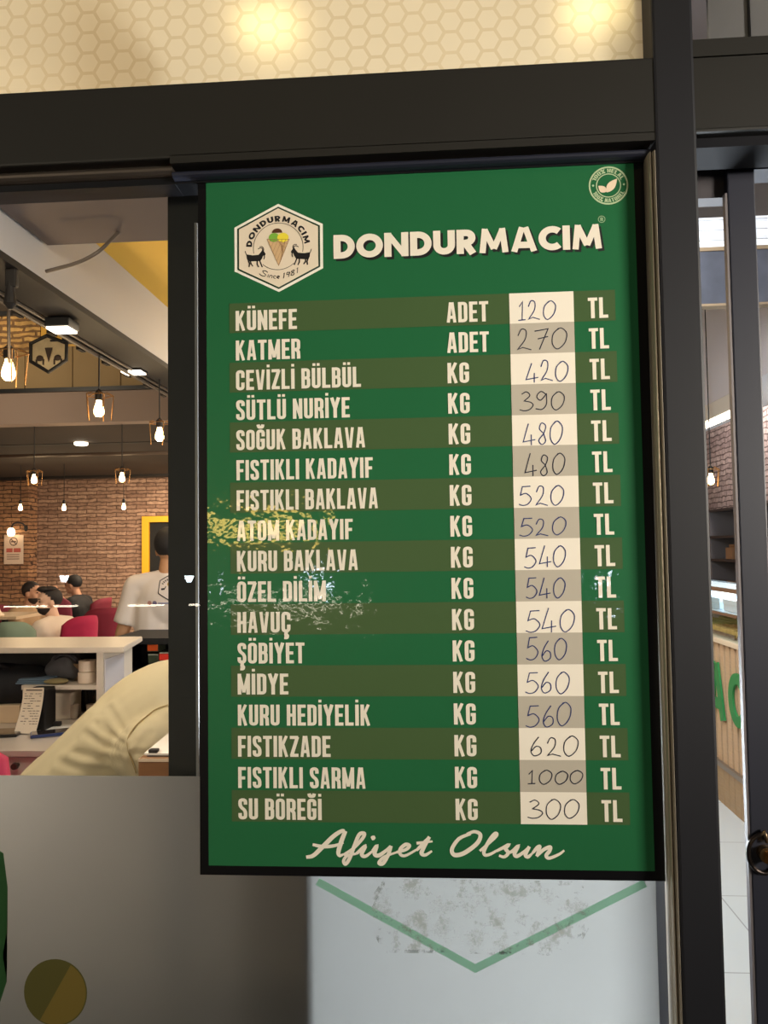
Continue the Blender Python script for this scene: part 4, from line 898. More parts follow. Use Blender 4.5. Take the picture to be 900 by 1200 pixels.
pk = mat('packet_green', (58, 62, 46), rough=.5); wl = mat('packet_line', (170, 166, 150), rough=.5)
for (xa, xb_, ya, yb, cc_, lab) in ((172, 186, 753, 764, (226, 92, 36), 'packet with an orange label, upper left on the dark cabinet'), (186, 199, 764, 775, (236, 60, 44), 'packet with a bright red label beside the post'), (173, 186, 766, 778, (58, 66, 48), 'dark green packet below the orange one'), (173, 187, 779, 789, (50, 58, 44), 'lowest dark green packet, over the cream shirt')):
    Yk = Yc+.02; x0, x1, z0, z1 = X(xa, 760, Yk), X(xb_, 760, Yk), Z(180, yb, Yk), Z(180, ya, Yk)
    t = thing('packet', lab, 'packet', ((x0+x1)/2, Yk, z0), 0, 'packets in the dark cabinet'); w_ = (x1-x0)/2-.001
    bm = BM(); box(bm, -w_, w_, 0, .1, 0, z1-z0-.001, .003); obj('body', bm, pk, t)
    bm = BM(); box(bm, -w_*.9, w_*.9, -.002, .0, (z1-z0)*.12, (z1-z0)*.78); obj('label', bm, mat('label_colour', cc_, rough=.5, emit=None), t)
    bm = BM(); box(bm, -w_*.9, w_*.9, -.002, .0, (z1-z0)*.84, (z1-z0)*.95); obj('stripe', bm, wl, t)
# wooden stand with papers, close behind the glass
Yt = .42; x0, x1 = X(162, 890, Yt), X(196, 890, Yt)+.12; z1_, z0_ = Z(178, 889, Yt), Z(178, 909, Yt)-.08
t = thing('menu_stand', 'low brown wooden box close behind the glass by the post', 'box', (x0, Yt, z0_))
wd = wood_mat('walnut', (104, 70, 40), (138, 96, 58))
bm = BM(); box(bm, 0, x1-x0, 0, .014, 0, z1_-z0_, .002); obj('front_panel', bm, wd, t)
bm = BM(); box(bm, 0, .012, .014, .2, 0, z1_-z0_, .002); obj('side_panel', bm, wd, t)
bm = BM(); box(bm, x1-x0-.012, x1-x0, .014, .2, 0, z1_-z0_, .002); obj('side_panel', bm, wd, t)
bm = BM(); box(bm, .012, x1-x0-.012, .014, .2, 0, .012); obj('bottom', bm, wd, t)
bm = BM(); box(bm, 0, x1-x0, -.001, .0, z1_-z0_-.006, z1_-z0_); obj('edge', bm, mat('pale_edge_band', (206, 186, 160), rough=.5), t)
bm = BM(); hh_ = z1_-z0_
v = [(.004, .02, hh_+.001), (x1-x0-.01, .02, hh_+.001), (x1-x0-.01, .19, hh_+.035), (.03, .19, hh_+.03)]
for dz_ in (0, .004):
    bm.faces.new([bm.verts.new((a_, b_, c_+dz_)) for a_, b_, c_ in v])
for k in range(4):
    a_, b_ = v[k], v[(k+1) % 4]; bm.faces.new([bm.verts.new(q) for q in (a_, b_, (b_[0], b_[1], b_[2]+.004), (a_[0], a_[1], a_[2]+.004))])
o = tag(obj('paper_stack', bm, mat('stack_white', (238, 230, 218), rough=.6)), 'white papers lying slanted on the wooden box behind the glass', 'papers'); o.location = (x0, Yt, z0_)
bm = BM(); box(bm, .0, .018, .0, .014, 0, .008, .002); o = tag(obj('black_clip', bm, cord_m), 'small dark clip on the corner of the wooden box', 'clip'); o.location = (x0+.012, Yt+.02, z1_+.004)

# ------------------------------------------------------------------ panels behind the white film
xpn = X(377, 1120, .03)
bm = BM(); box(bm, xpn-.02, xpn, .014, .9, 0, zf+.02); box(bm, -3.0, xpn-.02, 1.0, 1.02, 0, .55) if False else None
struct(obj('trim_22', bm, mat('blue_grey_panel', (84, 88, 100), rough=.7)))  # added to block the right fill, so the film left of it stays dark
bm = BM(); box(bm, xpn, xc0, 1.35, 1.38, 0, 1.3); struct(obj('trim_23', bm, mat('white_panel', (222, 224, 226), rough=.6)))

# ================================================================== RIGHT HALF: the bakery counter seen through the door gap
def onx(px, py, x):
    d = AR*((px-450)/F)+AU*((600-py)/F)+AF; return CAM+d*((x-CAM.x)/d.x)
xk = 1.71
zt1 = onx(841, 747, xk).z; zp0 = onx(848, 893, xk).z
ya_ = onx(841, 800, xk).y
t = thing('display_counter', 'bakery counter with slatted wooden front, seen through the door gap', 'counter', (xk, 0, 0))
light_w = wood_mat('pale_wood', (206, 176, 142), (184, 150, 116)); dark_slot = mat('slot_dark', (44, 34, 28), rough=.8); base_w = wood_mat('base_wood', (176, 148, 112), (150, 122, 88))
bm = BM(); box(bm, .012, .6, 2.2, 6.6, zp0, zt1-.03); obj('body', bm, dark_slot, t)
bm = BM(); k = 0; yy = 2.2
while yy < 6.6: box(bm, 0, .014, yy, yy+.060, zp0, zt1-.03); yy += .085
obj('slats', bm, light_w, t)
bm = BM(); box(bm, -.015, .62, 2.18, 6.62, zt1-.03, zt1, .004); obj('counter_top', bm, mat('counter_cream', (226, 206, 178), rough=.4), t)
bm = BM(); box(bm, .0, .6, 2.2, 6.6, 0, zp0-.03)
obj('plinth', bm, dark_slot, t)
bm = BM(); yy = 2.2
while yy < 6.6: box(bm, -.012, .0, yy, yy+.078, 0, zp0-.03); yy += .082
obj('plinth_boards', bm, base_w, t)
bm = BM(); box(bm, -.02, .61, 2.19, 6.61, zp0-.03, zp0); obj('ledge', bm, mat('steel_ledge', (150, 140, 130), rough=.35, metal=.7), t)
gl_ = mat('letter_green', (44, 132, 70), rough=.5)
zl0 = onx(845, 842, xk).z; hl = onx(845, 778, xk).z-zl0
word = 'DONDURMACIM'; adv = .335
for k, ch in enumerate(word):
    yc = ya_+(word.index('A')-k)*adv
    bm = BM(); w_, st = FUT[ch]
    for pts, cl in st: ribbon(bm, [(-(yc)-.13+q[0]*.27, zl0+q[1]*hl) for q in rounded(pts, cl)], .062, 0, cl)
    bmesh.ops.remove_doubles(bm, verts=bm.verts, dist=1e-6)
    for v in bm.verts: v.co = Vector((-.004+v.co.y, -v.co.x, v.co.z))
    bmesh.ops.recalc_face_normals(bm, faces=bm.faces[:])
    ex = bmesh.ops.extrude_face_region(bm, geom=bm.faces[:]); bmesh.ops.translate(bm, vec=(-.012, 0, 0), verts=[v for v in ex['geom'] if isinstance(v, bmesh.types.BMVert)]); obj('letter', bm, gl_, t)
# glass case on it
zc_ = onx(841, 692, xk).z
t = thing('glass_case', 'glass display case of pastries on the slatted counter', 'display case', (xk, 0, zt1))
hC = zc_-zt1
cg = glass_mat('case_glass', (.93, .97, .97), refl=1.0)
bm = BM(); box(bm, .0, .006, 2.3, 6.5, 0, hC); obj('front_glass', bm, cg, t)
bm = BM(); box(bm, .0, .45, 2.3, 6.5, hC, hC+.012); obj('top_glass', bm, cg, t)
bm = BM(); box(bm, .02, .45, 2.31, 6.49, hC*.52, hC*.56); obj('shelf', bm, mat('case_shelf', (214, 224, 232), rough=.2), t)
bm = BM(); box(bm, .05, .40, 2.35, 6.45, hC-.012, hC-.003); obj('light_strip', bm, mat('case_fill', (255, 255, 255), emit=(240, 248, 255), strength=3.5), t)  # added glowing strip that brightens the inside of the case
bm = BM(); box(bm, .44, .455, 2.3, 6.5, 0, hC); obj('back', bm, mat('case_back', (210, 220, 228), rough=.4), t)
bm = BM(); box(bm, -.004, .01, 2.3, 6.5, hC-.004, hC+.02); box(bm, -.004, .01, 2.3, 6.5, hC*.5, hC*.56); obj('rail', bm, steel_m, t)
trays = [((214, 204, 110), 'tray of yellow green pistachio pastries in the glass case', 0), ((222, 184, 110), 'tray of golden baklava low in the glass case, further in', 0), ((196, 206, 120), 'tray of pale green rolls low in the glass case', 0)]
for k, (cc_, lab, _) in enumerate(trays):
    yk_ = 3.05+.5*k
    t = thing('pastry_tray', lab, 'tray', (xk+.03, yk_, zt1+.001), 0, 'pastry trays in the glass case')
    bm = BM(); box(bm, 0, .38, 0, .46, 0, .008); box(bm, 0, .01, 0, .46, .008, .03); box(bm, .37, .38, 0, .46, .008, .03); obj('tray', bm, steel_m, t)
    bm = BM(); rnd = random.Random(k)
    for a_ in range(6):
        for b_ in range(8): box(bm, .02+.058*a_, .072+.058*a_, .01+.056*b_, .06+.056*b_, .009, .045+rnd.uniform(0, .012), .004)
    o = obj('pastries', bm, mat('pastry', cc_, rough=.6, noise=.25, nscale=60), t); o['kind'] = 'stuff'
for k, (cc_, lab) in enumerate((((196, 84, 70), 'red carton on the upper shelf of the glass case'), ((232, 232, 236), 'white carton on the upper shelf, behind the red one'), ((196, 216, 230), 'pale blue carton on the upper shelf of the glass case'), ((236, 230, 220), 'cream carton at the far end of the upper shelf'))):
    t = thing('carton', lab, 'box', (xk+.05, 3.1+.36*k, zt1+hC*.56+.001), 0, 'cartons in the glass case'); h_ = min(.07, hC*.34)
    bm = BM(); box(bm, 0, .25, 0, .3, 0, h_*.8, .003); obj('body', bm, mat('carton_colour', cc_, rough=.5), t)
    bm = BM(); box(bm, -.003, .253, -.003, .303, h_*.6, h_, .003); obj('lid', bm, mat('carton_lid', tuple(min(255, v+14) for v in cc_), rough=.5), t)
# shelf unit behind, white bulkhead, tube, shutter, board
t = thing('wall_shelf', 'dark shelf unit on the wall behind the bakery counter', 'shelf', (2.95, 0, 0))
bm = BM(); box(bm, .30, .34, 2.6, 8.6, 0, 1.92); obj('back_panel', bm, mat('shelf_dark', (40, 36, 40), rough=.5), t)
for zz in (.95, 1.38, 1.62, 1.90): bm = BM(); box(bm, 0, .30, 2.6, 8.6, zz-.025, zz); obj('shelf', bm, mat('shelf_brown', (58, 50, 50), rough=.45), t)
for k in range(6): bm = BM(); box(bm, .0, .30, 2.6+1.19*k, 2.63+1.19*k, 0, 1.875); obj('upright', bm, mat('upright_grey', (110, 106, 110), rough=.4), t)
sp = mat('paper_bag', (150, 112, 80), rough=.8)
for k in range(8):
    yk_ = [6.40, 6.66, 6.92, 7.12+.40, 7.78, 8.04, 8.28, 5.9][k]; yk_ = min(yk_, 8.26)
    t = thing('paper_bag', 'brown paper bag %s on the dark shelf' % ('nearest the door', 'second from the door', 'third from the door', 'fourth from the door', 'fifth from the door', 'sixth from the door', 'seventh from the door', 'farthest from the door')[k], 'bag', (2.97, yk_, 1.38), 0, 'brown bags on the dark shelf')
    bm = BM(); box(bm, 0, .14, -.08, .08, 0, .12+.02*(k % 2), .008); obj('body', bm, sp if k % 3 else mat('cream_bag', (190, 160, 124), rough=.8), t)
    bm = BM(); box(bm, .03, .11, -.06, .06, .12+.02*(k % 2), .15+.02*(k % 2), .004); obj('folded_top', bm, sp, t)
bm = BM(); box(bm, 2.03, 2.5, 1.6, 9.0, onx(845, 466, 2.03).z, 3.6); struct(obj('trim_24', bm, mat('grey_white_paint', (205, 200, 206), rough=.7)))
bm = BM(); box(bm, 3.30, 3.36, 1.6, 9.9, 1.9, 3.2); struct(obj('trim_25', bm, brick_mat('grey_bricks', (190, 170, 164), (160, 140, 136), (110, 94, 90), .28, .06, 'y')))
zt2 = onx(845, 491, 2.06).z; yt2 = onx(845, 491, 2.06).y
t = thing('tube_light', 'glowing tube light under the pale bulkhead, through the door gap', 'ceiling light', (2.06, yt2, zt2))
bm = BM(); tube(bm, [(0, -.36, 0), (0, .36, 0)], .020, 12); obj('tube', bm, mat('tube_glow', (255, 248, 230), emit=(255, 240, 210), strength=9), t, True)
bm = BM(); box(bm, -.03, .03, -.40, .40, .022, onx(845, 466, 2.03).z-zt2-.002); obj('housing', bm, mat('tube_housing', (214, 206, 196), rough=.5), t)
for sy in (-1, 1): bm = BM(); tube(bm, [(0, sy*.36, 0), (0, sy*.395, 0)], .023, 12); obj('end_cap', bm, mat('tube_cap', (200, 196, 190), rough=.4), t)
make_pendant(833, 562, 5.6, 3.59, 'glowing bulb in a wire cage seen through the door gap')
# roller shutter slats and hanging board behind the door head
Ys = 3.05
t = thing('slatted_panel', 'pale grey slatted panel high up behind the door gap', 'panel', (xc1+.02, Ys, 0))
zz0, zz1 = Z(840, 293, Ys), Z(840, 222, Ys); n = 6; h_ = (zz1-zz0)/n
sl = mat('shutter_slat', (242, 242, 246), rough=.4, metal=.2); sb_ = mat('shutter_bar', (236, 236, 236), rough=.35)
for k in range(n+1):
    bm = BM(); z_ = zz0+h_*k; prof = [(.0, 0), (-.012, h_*.2), (-.014, h_*.55), (-.004, h_*.9), (.004, h_*.9), (.004, 0)]
    A = [bm.verts.new((0, a_, z_+b_)) for a_, b_ in prof]; B = [bm.verts.new((1.6, a_, z_+b_)) for a_, b_ in prof]
    for q in range(6): bm.faces.new((A[q], A[(q+1) % 6], B[(q+1) % 6], B[q]))
    bm.faces.new(A[::-1]); bm.faces.new(B)
    obj('bottom_bar' if k == 0 else 'slat', bm, sb_ if k == 0 else sl, t)
Yb2 = 3.0; zb0, zb1 = Z(840, 356, Yb2), Z(840, 294, Yb2)
t = thing('menu_screen', 'dark hanging board high behind the door gap', 'board', (.9, Yb2, zb0))
bm = BM(); box(bm, 0, 1.5, 0, .05, 0, zb1-zb0, .004); obj('board', bm, mat('board_grey', (66, 66, 72), rough=.35, noise=.5, nscale=9), t)
bm = BM(); box(bm, -.01, 1.51, -.006, .056, zb1-zb0, zb1-zb0+.02); box(bm, -.01, 1.51, -.006, .056, -.012, 0); obj('rail', bm, mat('board_rail', (120, 100, 76), rough=.5), t)
for xx in (.3, 1.2): bm = BM(); tube(bm, [(xx, .025, zb1-zb0+.02), (xx, .025, 3.6-zb0)], .006, 6); obj('hanger', bm, steel_m, t)

# ================================================================== CHAIRS, TABLE
def chair(label, loc, rz, colour, name='upholstered_chair', seat_z=.45, back_top=.95, w=.46, group=None, lean=.07):
    t = thing(name, label, 'chair', loc, rz, group)
    fm = mat('chair_fabric', colour, rough=.8, noise=.12, nscale=14)
    bm = BM(); box(bm, -w/2, w/2, -.22, .22, seat_z-.09, seat_z, .035); obj('seat', bm, fm, t, True)
    bm = BM(); nx, nz = 12, 9; G = []
    for k in (0, 1):
        for i in range(nx+1):
            u = -1+2*i/nx
            for j in range(nz+1):
                v = j/nz; ww = w/2*(1.0-.10*v*v)*(1-.06*(1-v)); zt__ = seat_z-.06+(back_top-seat_z+.06)*v
                rc_ = 1-max(0, abs(u)-.0)**4*.12*(v > .5)
                yy_ = -.20-lean*v+.10*u*u-(.055 if k == 0 else 0)*(1-.35*v)
                G.append(bm.verts.new((u*ww, yy_, seat_z-.06+(zt__-seat_z+.06)*rc_)))
    I = lambda k, i, j: G[k*(nx+1)*(nz+1)+i*(nz+1)+j]
    for i in range(nx):
        for j in range(nz):
            bm.faces.new((I(0,i,j), I(0,i,j+1), I(0,i+1,j+1), I(0,i+1,j))); bm.faces.new((I(1,i,j), I(1,i+1,j), I(1,i+1,j+1), I(1,i,j+1)))
    for i in range(nx):
        bm.faces.new((I(0,i,0), I(0,i+1,0), I(1,i+1,0), I(1,i,0))); bm.faces.new((I(0,i,nz), I(1,i,nz), I(1,i+1,nz), I(0,i+1,nz)))
    for j in range(nz):
        bm.faces.new((I(0,0,j), I(1,0,j), I(1,0,j+1), I(0,0,j+1))); bm.faces.new((I(0,nx,j), I(0,nx,j+1), I(1,nx,j+1), I(1,nx,j)))
    obj('backrest', bm, fm, t, True)
    lm = mat('chair_leg', (40, 32, 28), rough=.4)
    for sx in (-1, 1):
        for sy in (-1, 1):
            bm = BM(); tube(bm, [(sx*w*.40, sy*.17, seat_z-.08), (sx*w*.46, sy*.21, 0)], [.017, .011], 8); obj('leg', bm, lm, t, True)
    return t
def floor_at(px, d): Yq = d-1.0586; return Vector((X(px, 700, Yq), Yq, 0))
chair('pink chair at the white desk, cut by the left picture edge', (X(13, 885, 1.16)-.262, 1.42, 0), 0, (206, 62, 96), back_top=Z(0, 866, 1.18), w=.45)
PW = floor_at(65, 6.6)
chair('magenta chair carrying the man in the white shirt', PW+Vector((.10, -.02, 0)), math.radians(66), (176, 26, 72), back_top=1.0, w=.40, group='upholstered dining chairs')
PB = floor_at(98, 9.3)
chair('dark red chair carrying the man in black', PB+Vector((.04, 0, 0)), math.radians(84), (112, 20, 42), back_top=.98, group='upholstered dining chairs')
chair('dark red chair beside the arm of the standing man', floor_at(126, 7.6), math.radians(20), (118, 20, 44), back_top=1.0, group='upholstered dining chairs')
PE = floor_at(28, 7.9)
chair('dark red chair carrying the man in beige, at the left picture edge', PE+Vector((-.06, 0, 0)), math.radians(-92), (112, 22, 42), back_top=1.0, group='upholstered dining chairs')
chair('dark red chair between the man in white and the man in black', floor_at(76, 8.6), math.radians(-10), (104, 18, 44), back_top=1.06, group='upholstered dining chairs')
chair('sage green chair in front of the cafe table', floor_at(30, 5.8), math.radians(8), (126, 142, 122), back_top=Z(28, 728, 4.5), w=.32, group='upholstered dining chairs')
tb = floor_at(6, 7.25); tz = .955
t = thing('cafe_table', 'small square cafe table left of the man in the white shirt', 'table', tb)
bm = BM(); box(bm, -.34, .27, -.28, .28, tz-.03, tz, .005); obj('table_top', bm, mat('table_top', (216, 190, 160), rough=.35), t)
bm = BM(); lathe(bm, [(0, .02), (.03, .02), (.03, tz-.03), (0, tz-.03)], n=14); obj('pedestal', bm, black_m, t, True)
bm = BM(); lathe(bm, [(0, 0), (.24, 0), (.23, .015), (.04, .022), (0, .022)], n=24); obj('base', bm, black_m, t, True)
bm = BM(); lathe(bm, [(0, 0), (.05, 0), (.055, .012), (.03, .03), (.012, .07), (0, .075)], n=14)
o = tag(obj('folded_napkin', bm, mat('napkin_white', (246, 226, 200), rough=.7), None, True), 'folded white napkin standing on the cafe table', 'napkin'); o.location = tb+Vector((.05, -.2, tz))

# ================================================================== PEOPLE
def rotm(yaw, pitch=0.0, roll=0.0): return Matrix.Rotation(yaw, 3, 'Z') @ Matrix.Rotation(pitch, 3, 'X') @ Matrix.Rotation(roll, 3, 'Y')
def person(label, loc, rz, J, skin, hairc, shirtc, trousc, head_yaw=0.0, head_pitch=0.0, sleeve='short', hair='short', beard=False, voxel=.010, sv=.013, group=None, sleeve_k=1.0):
    t = thing('person', label, 'person', loc, rz, group)
    V = {k: Vector(v) for k, v in J.items()}
    Rh = rotm(head_yaw, head_pitch); hc = V['head']
    H = lambda x, y, z: hc+Rh @ Vector((x, y, z))
    bm = BM()
    ell(bm, H(0, -.008, .022), (.076, .097, .092), Rh, 20); ell(bm, H(0, .022, -.048), (.058, .070, .066), Rh, 16); ell(bm, H(0, .050, -.088), (.034, .036, .026), Rh, 12)
    cap(bm, H(0, .086, .008), H(0, .108, -.028), .010, .015, 8); ell(bm, H(0, .086, -.062), (.026, .014, .012), Rh, 10); ell(bm, H(0, .082, .030), (.052, .016, .012), Rh, 10)
    for s in (-1, 1):
        ell(bm, H(s*.077, -.004, -.012), (.010, .020, .031), Rh, 10); ell(bm, H(s*.040, .058, -.030), (.022, .024, .024), Rh, 10)
    cap(bm, V['neck'], H(0, -.012, -.05), .058, .052)
    cap(bm, V['pelvis'], V['chest'], .07, .07); cap(bm, V['chest'], V['neck'], .07, .05)
    for s in 'LR':
        sh, el, wr, hp, kn, an = (V[k+s] for k in ('sh', 'el', 'wr', 'hip', 'knee', 'ank'))
        cap(bm, V['chest'].lerp(V['neck'], .6), sh, .05, .046); cap(bm, sh, el, .045, .038); cap(bm, el, wr, .038, .026)
        d = (wr-el).normalized(); sd = Vector((0, 0, 1)).cross(d); sd = sd.normalized() if sd.length > .1 else Vector((0, 1, 0)); nn = d.cross(sd)
        cap(bm, wr, wr+d*.075, .027, .030, 10); ell(bm, wr+d*.05, (.034, .034, .034), None, 10)
        for k, (o_, l_) in enumerate(((-.030, .062), (-.010, .075), (.011, .071), (.030, .056))):
            b0 = wr+d*.085+sd*o_; b1 = b0+d*l_*.5-nn*.006; b2 = b1+d*l_*.42-nn*.022
            cap(bm, b0-d*.02, b1, .010, .009, 8); cap(bm, b1, b2, .009, .0075, 8)
        b0 = wr+d*.03-sd*.03; b1 = b0+d*.035-sd*.026-nn*.008; b2 = b1+d*.030-sd*.004-nn*.010
        cap(bm, b0, b1, .013, .011, 8); cap(bm, b1, b2, .011, .009, 8)
        cap(bm, hp, kn, .07, .05); cap(bm, kn, an, .05, .034)
    fuse('body', bm, mat('skin', skin, rough=.55, noise=.06, nscale=14), t, voxel, 2)
    bm = BM(); em = mat('eye_dark', (40, 28, 24), rough=.2)
    for s in (-1, 1):
        bm = BM(); ell(bm, H(s*.031, .086, .004), (.013, .006, .007), Rh, 10); obj('eye', bm, em, t, True)
    hm = mat('hair', hairc, rough=.7, noise=.3, nscale=40)
    bm = BM()
    ell(bm, H(0, -.018, .034), (.083, .098, .092), Rh, 24)
    inv = Rh.transposed()
    kill = []
    for v in bm.verts:
        q = inv @ (v.co-hc)
        if q.z < (-.055 if hair == 'short' else -.03)+max(0, q.y+.02)*1.35: kill.append(v)
    bmesh.ops.delete(bm, geom=kill, context='VERTS')
    if hair == 'quiff':
        ell(bm, H(0, .045, .112), (.062, .055, .028), Rh, 14); ell(bm, H(0, 0, .112), (.066, .07, .028), Rh, 14)
    for s in (-1, 1): cap(bm, H(s*.016, .094, .028), H(s*.046, .084, .030), .005, .004, 6)
    obj('hair', bm, hm, t, True)
    if beard:
        bm = BM(); ell(bm, H(0, .026, -.060), (.061, .072, .058), Rh, 18)
        kill = [v for v in bm.verts if (inv @ (v.co-hc)).z > -.045 or (inv @ (v.co-hc)).y < -.01]
        bmesh.ops.delete(bm, geom=kill, context='VERTS'); cap(bm, H(-.026, .096, -.052), H(.026, .096, -.052), .006, .006, 6); obj('beard', bm, hm, t, True)
    sm = mat('shirt_cloth', shirtc, rough=.8, noise=.03, nscale=6)
    bm = BM(); sp_ = (V['neck']-V['pelvis']); up = sp_.normalized(); xa = (V['shR']-V['shL']).normalized(); ya = up.cross(xa).normalized(); xa = ya.cross(up).normalized()
    Rs = Matrix((xa, ya, up)).transposed(); ku = sleeve_k
    L_ = sp_.length; hw = (V['shR']-V['shL']).length/2
    ell(bm, V['chest']+up*.04, (hw*.98, .118, L_*.33), Rs, 24); ell(bm, V['waist'], (hw*.88, .118, L_*.36), Rs, 24); ell(bm, V['pelvis']+up*.05, (hw*.92, .125, L_*.22), Rs, 24)
    cap(bm, V['waist']+xa*hw*.45, V['pelvis']+xa*hw*.45+up*.02, .112, .11); cap(bm, V['waist']-xa*hw*.45, V['pelvis']-xa*hw*.45+up*.02, .112, .11)
    for s_ in (-1, 1): cap(bm, V['chest']+xa*hw*.42*s_, V['waist']+xa*hw*.46*s_, .112, .112)
    for s in 'LR':
        sh, el, wr = V['sh'+s], V['el'+s], V['wr'+s]
        cap(bm, V['neck']-up*.02, sh, .066, .066); cap(bm, V['chest']-up*.0, sh-up*.03, .10, .062)
        if sleeve == 'long': cap(bm, sh, el, .068*ku, .056*ku); cap(bm, el, el.lerp(wr, .95), .056*ku, .042*ku)
        else: tube(bm, [sh, sh.lerp(el, .35), sh.lerp(el, .78)], [.068, .064, .066], 16)
    lathe_c = V['neck']; tube(bm, [V['neck']-up*.02, V['neck']+up*.018], [.075, .066], 16)
    shirt = fuse('shirt', bm, sm, t, sv, 5)
    tm = mat('trouser_cloth', trousc, rough=.8)
    bm = BM(); ell(bm, V['pelvis'], (hw*.9, .122, .12), Rs, 20)
    for s in 'LR':
        hp, kn, an = V['hip'+s], V['knee'+s], V['ank'+s]; cap(bm, hp, kn, .092, .066); cap(bm, kn, an+(kn-an)*.05, .064, .052)
    fuse('trousers', bm, tm, t, .014, 3)
    for s in 'LR':
        an = V['ank'+s]; bm = BM(); cap(bm, an+Vector((0, -.03, -.04)), an+Vector((0, .15, -.052)), .042, .034); fuse('shoe', bm, mat('shoe', (30, 28, 28), rough=.5), t, .012, 3)
    return t, shirt
def stand(h=1.70):
    k = h/1.75
    J = dict(head=(0, .015, 1.635), neck=(0, -.02, 1.475), chest=(0, -.01, 1.29), waist=(0, 0, 1.10), pelvis=(0, 0, .95))
    for s, n in ((-1, 'L'), (1, 'R')):
        J['sh'+n] = (s*.195, -.015, 1.42); J['el'+n] = (s*.275, -.03, 1.14); J['wr'+n] = (s*.30, .05, .89); J['hip'+n] = (s*.09, 0, .92); J['knee'+n] = (s*.10, .02, .50); J['ank'+n] = (s*.11, -.01, .085)
    return {a: tuple(v*k for v in b) for a, b in J.items()}
def sit(seat=.45, lean=.05, kz=.90):
    J = dict(pelvis=(0, -.04, seat+.12), waist=(0, -.05+lean*.4, seat+.27*kz), chest=(0, -.04+lean, seat+.44*kz), neck=(0, -.01+lean*1.5, seat+.62*kz), head=(0, .03+lean*1.8, seat+.62*kz+.155))
    for s, n in ((-1, 'L'), (1, 'R')):
        J['sh'+n] = (s*.19, -.02+lean*1.3, seat+.565*kz); J['el'+n] = (s*.235, .10+lean*1.3, seat+.31*kz); J['wr'+n] = (s*.13, .30+lean, seat+.33)
        J['hip'+n] = (s*.09, .0, seat+.09); J['knee'+n] = (s*.13, .42, seat+.08); J['ank'+n] = (s*.14, .40, .085)
    return J
# waiter seen from behind
Dm = 4.2; pm = floor_at(199, Dm); hm_ = Z(199, 620, Dm-1.0586)
wt, ws = person('person in a white printed T-shirt standing with his back to us beside the post', pm, 0, stand(hm_), (196, 146, 108), (26, 22, 22), (226, 214, 206), (13, 13, 15), sleeve='short', sv=.011)
dg = bpy.context.evaluated_depsgraph_get()
bvh = BVHTree.FromPolygons([v.co.copy() for v in ws.data.vertices], [tuple(p.vertices) for p in ws.data.polygons])
def onto(x, z):
    h_ = bvh.ray_cast(Vector((x, -1, z)), Vector((0, 1, 0)))[0]; return Vector((x, (h_.y if h_ else -.12)-.003, z))
def back_px(px, py): p = at(px, py, pm.y-.13); return (p.x-pm.x, p.z)
def drape(bm):
    for v in bm.verts: v.co = onto(v.co.x, v.co.z)
bm = BM(); hx = [(182,689), (194,675), (208,678), (208,695), (196,701), (182.5,694)]
c0 = back_px(197, 688); rH = .068
P6 = [(c0[0]+rH*math.cos(math.radians(90+60*k))*.95, c0[1]+rH*math.sin(math.radians(90+60*k))) for k in range(6)]
Pd = []
for k in range(6):
    for q in range(6): Pd.append(tuple(Vector(P6[k]).lerp(Vector(P6[(k+1) % 6]), q/6)))
ribbon(bm, Pd, .005, 0, True)
for a_ in range(155, 24, -14): ribbon(bm, [(c0[0]+.036*math.cos(math.radians(a_)), c0[1]+.036*math.sin(math.radians(a_))), (c0[0]+.047*math.cos(math.radians(a_)), c0[1]+.047*math.sin(math.radians(a_)))], .005, 0)
for s in (-1, 1):
    ribbon(bm, [(c0[0]+s*.042, c0[1]-.012), (c0[0]+s*.022, c0[1]-.010)], .010, 0); ribbon(bm, [(c0[0]+s*.022, c0[1]-.008), (c0[0]+s*.018, c0[1]+.004)], .005, 0)
drape(bm); obj('shirt_print', bm, mat('shirt_ink', (58, 54, 54), rough=.8), ws)
bm = BM(); disc(bm, (c0[0], c0[1]+.016), .013, 0, 12); drape(bm); obj('shirt_print', bm, mat('shirt_gold', (176, 150, 84), rough=.8), ws)
for dx, cc_ in ((174.5, (190, 140, 130)), (181, (112, 104, 136))):
    bm = BM(); e = back_px(dx, 707); disc(bm, e, .013, 0, 12); drape(bm); obj('shirt_print', bm, mat('shirt_dot', cc_, rough=.8), ws)
bm = BM(); e0 = back_px(185, 707); ribbon(bm, [(e0[0]+.012*k, e0[1]) for k in range(9)], .008, 0); drape(bm); obj('shirt_print', bm, mat('shirt_dot', (150, 150, 176), rough=.8), ws)
# three guests
J = sit(.40, .02); J['wrL'] = (-.10, .34, .80); J['wrR'] = (.10, .33, .80)
person('person in a white shirt with a dark quiff sitting with the face turned left', PW+Vector((-.0, .0, .0)), math.radians(80), J, (228, 184, 158), (34, 26, 24), (226, 208, 192), (40, 40, 48), head_yaw=math.radians(52), sleeve='long', hair='quiff', beard=True, group=None)
J = sit(.43, .06); J['elL'] = (-.23, .24, .74); J['wrL'] = (-.08, .34, 1.02); J['elR'] = (.22, .24, .76); J['wrR'] = (.07, .35, 1.00)
person('person in black sitting sideways in front of the brick wall, hands raised', PB, math.radians(86), J, (190, 140, 112), (24, 20, 20), (26, 24, 26), (30, 30, 34), head_pitch=-.1, sleeve='short')
J = sit(.41, .04); J['wrL'] = (-.12, .36, .82); J['wrR'] = (.12, .36, .82)
person('person in a beige top sitting at the table and facing right', PE, math.radians(-100), J, (196, 146, 118), (44, 34, 30), (176, 144, 110), (60, 52, 48), sleeve='short', beard=True)
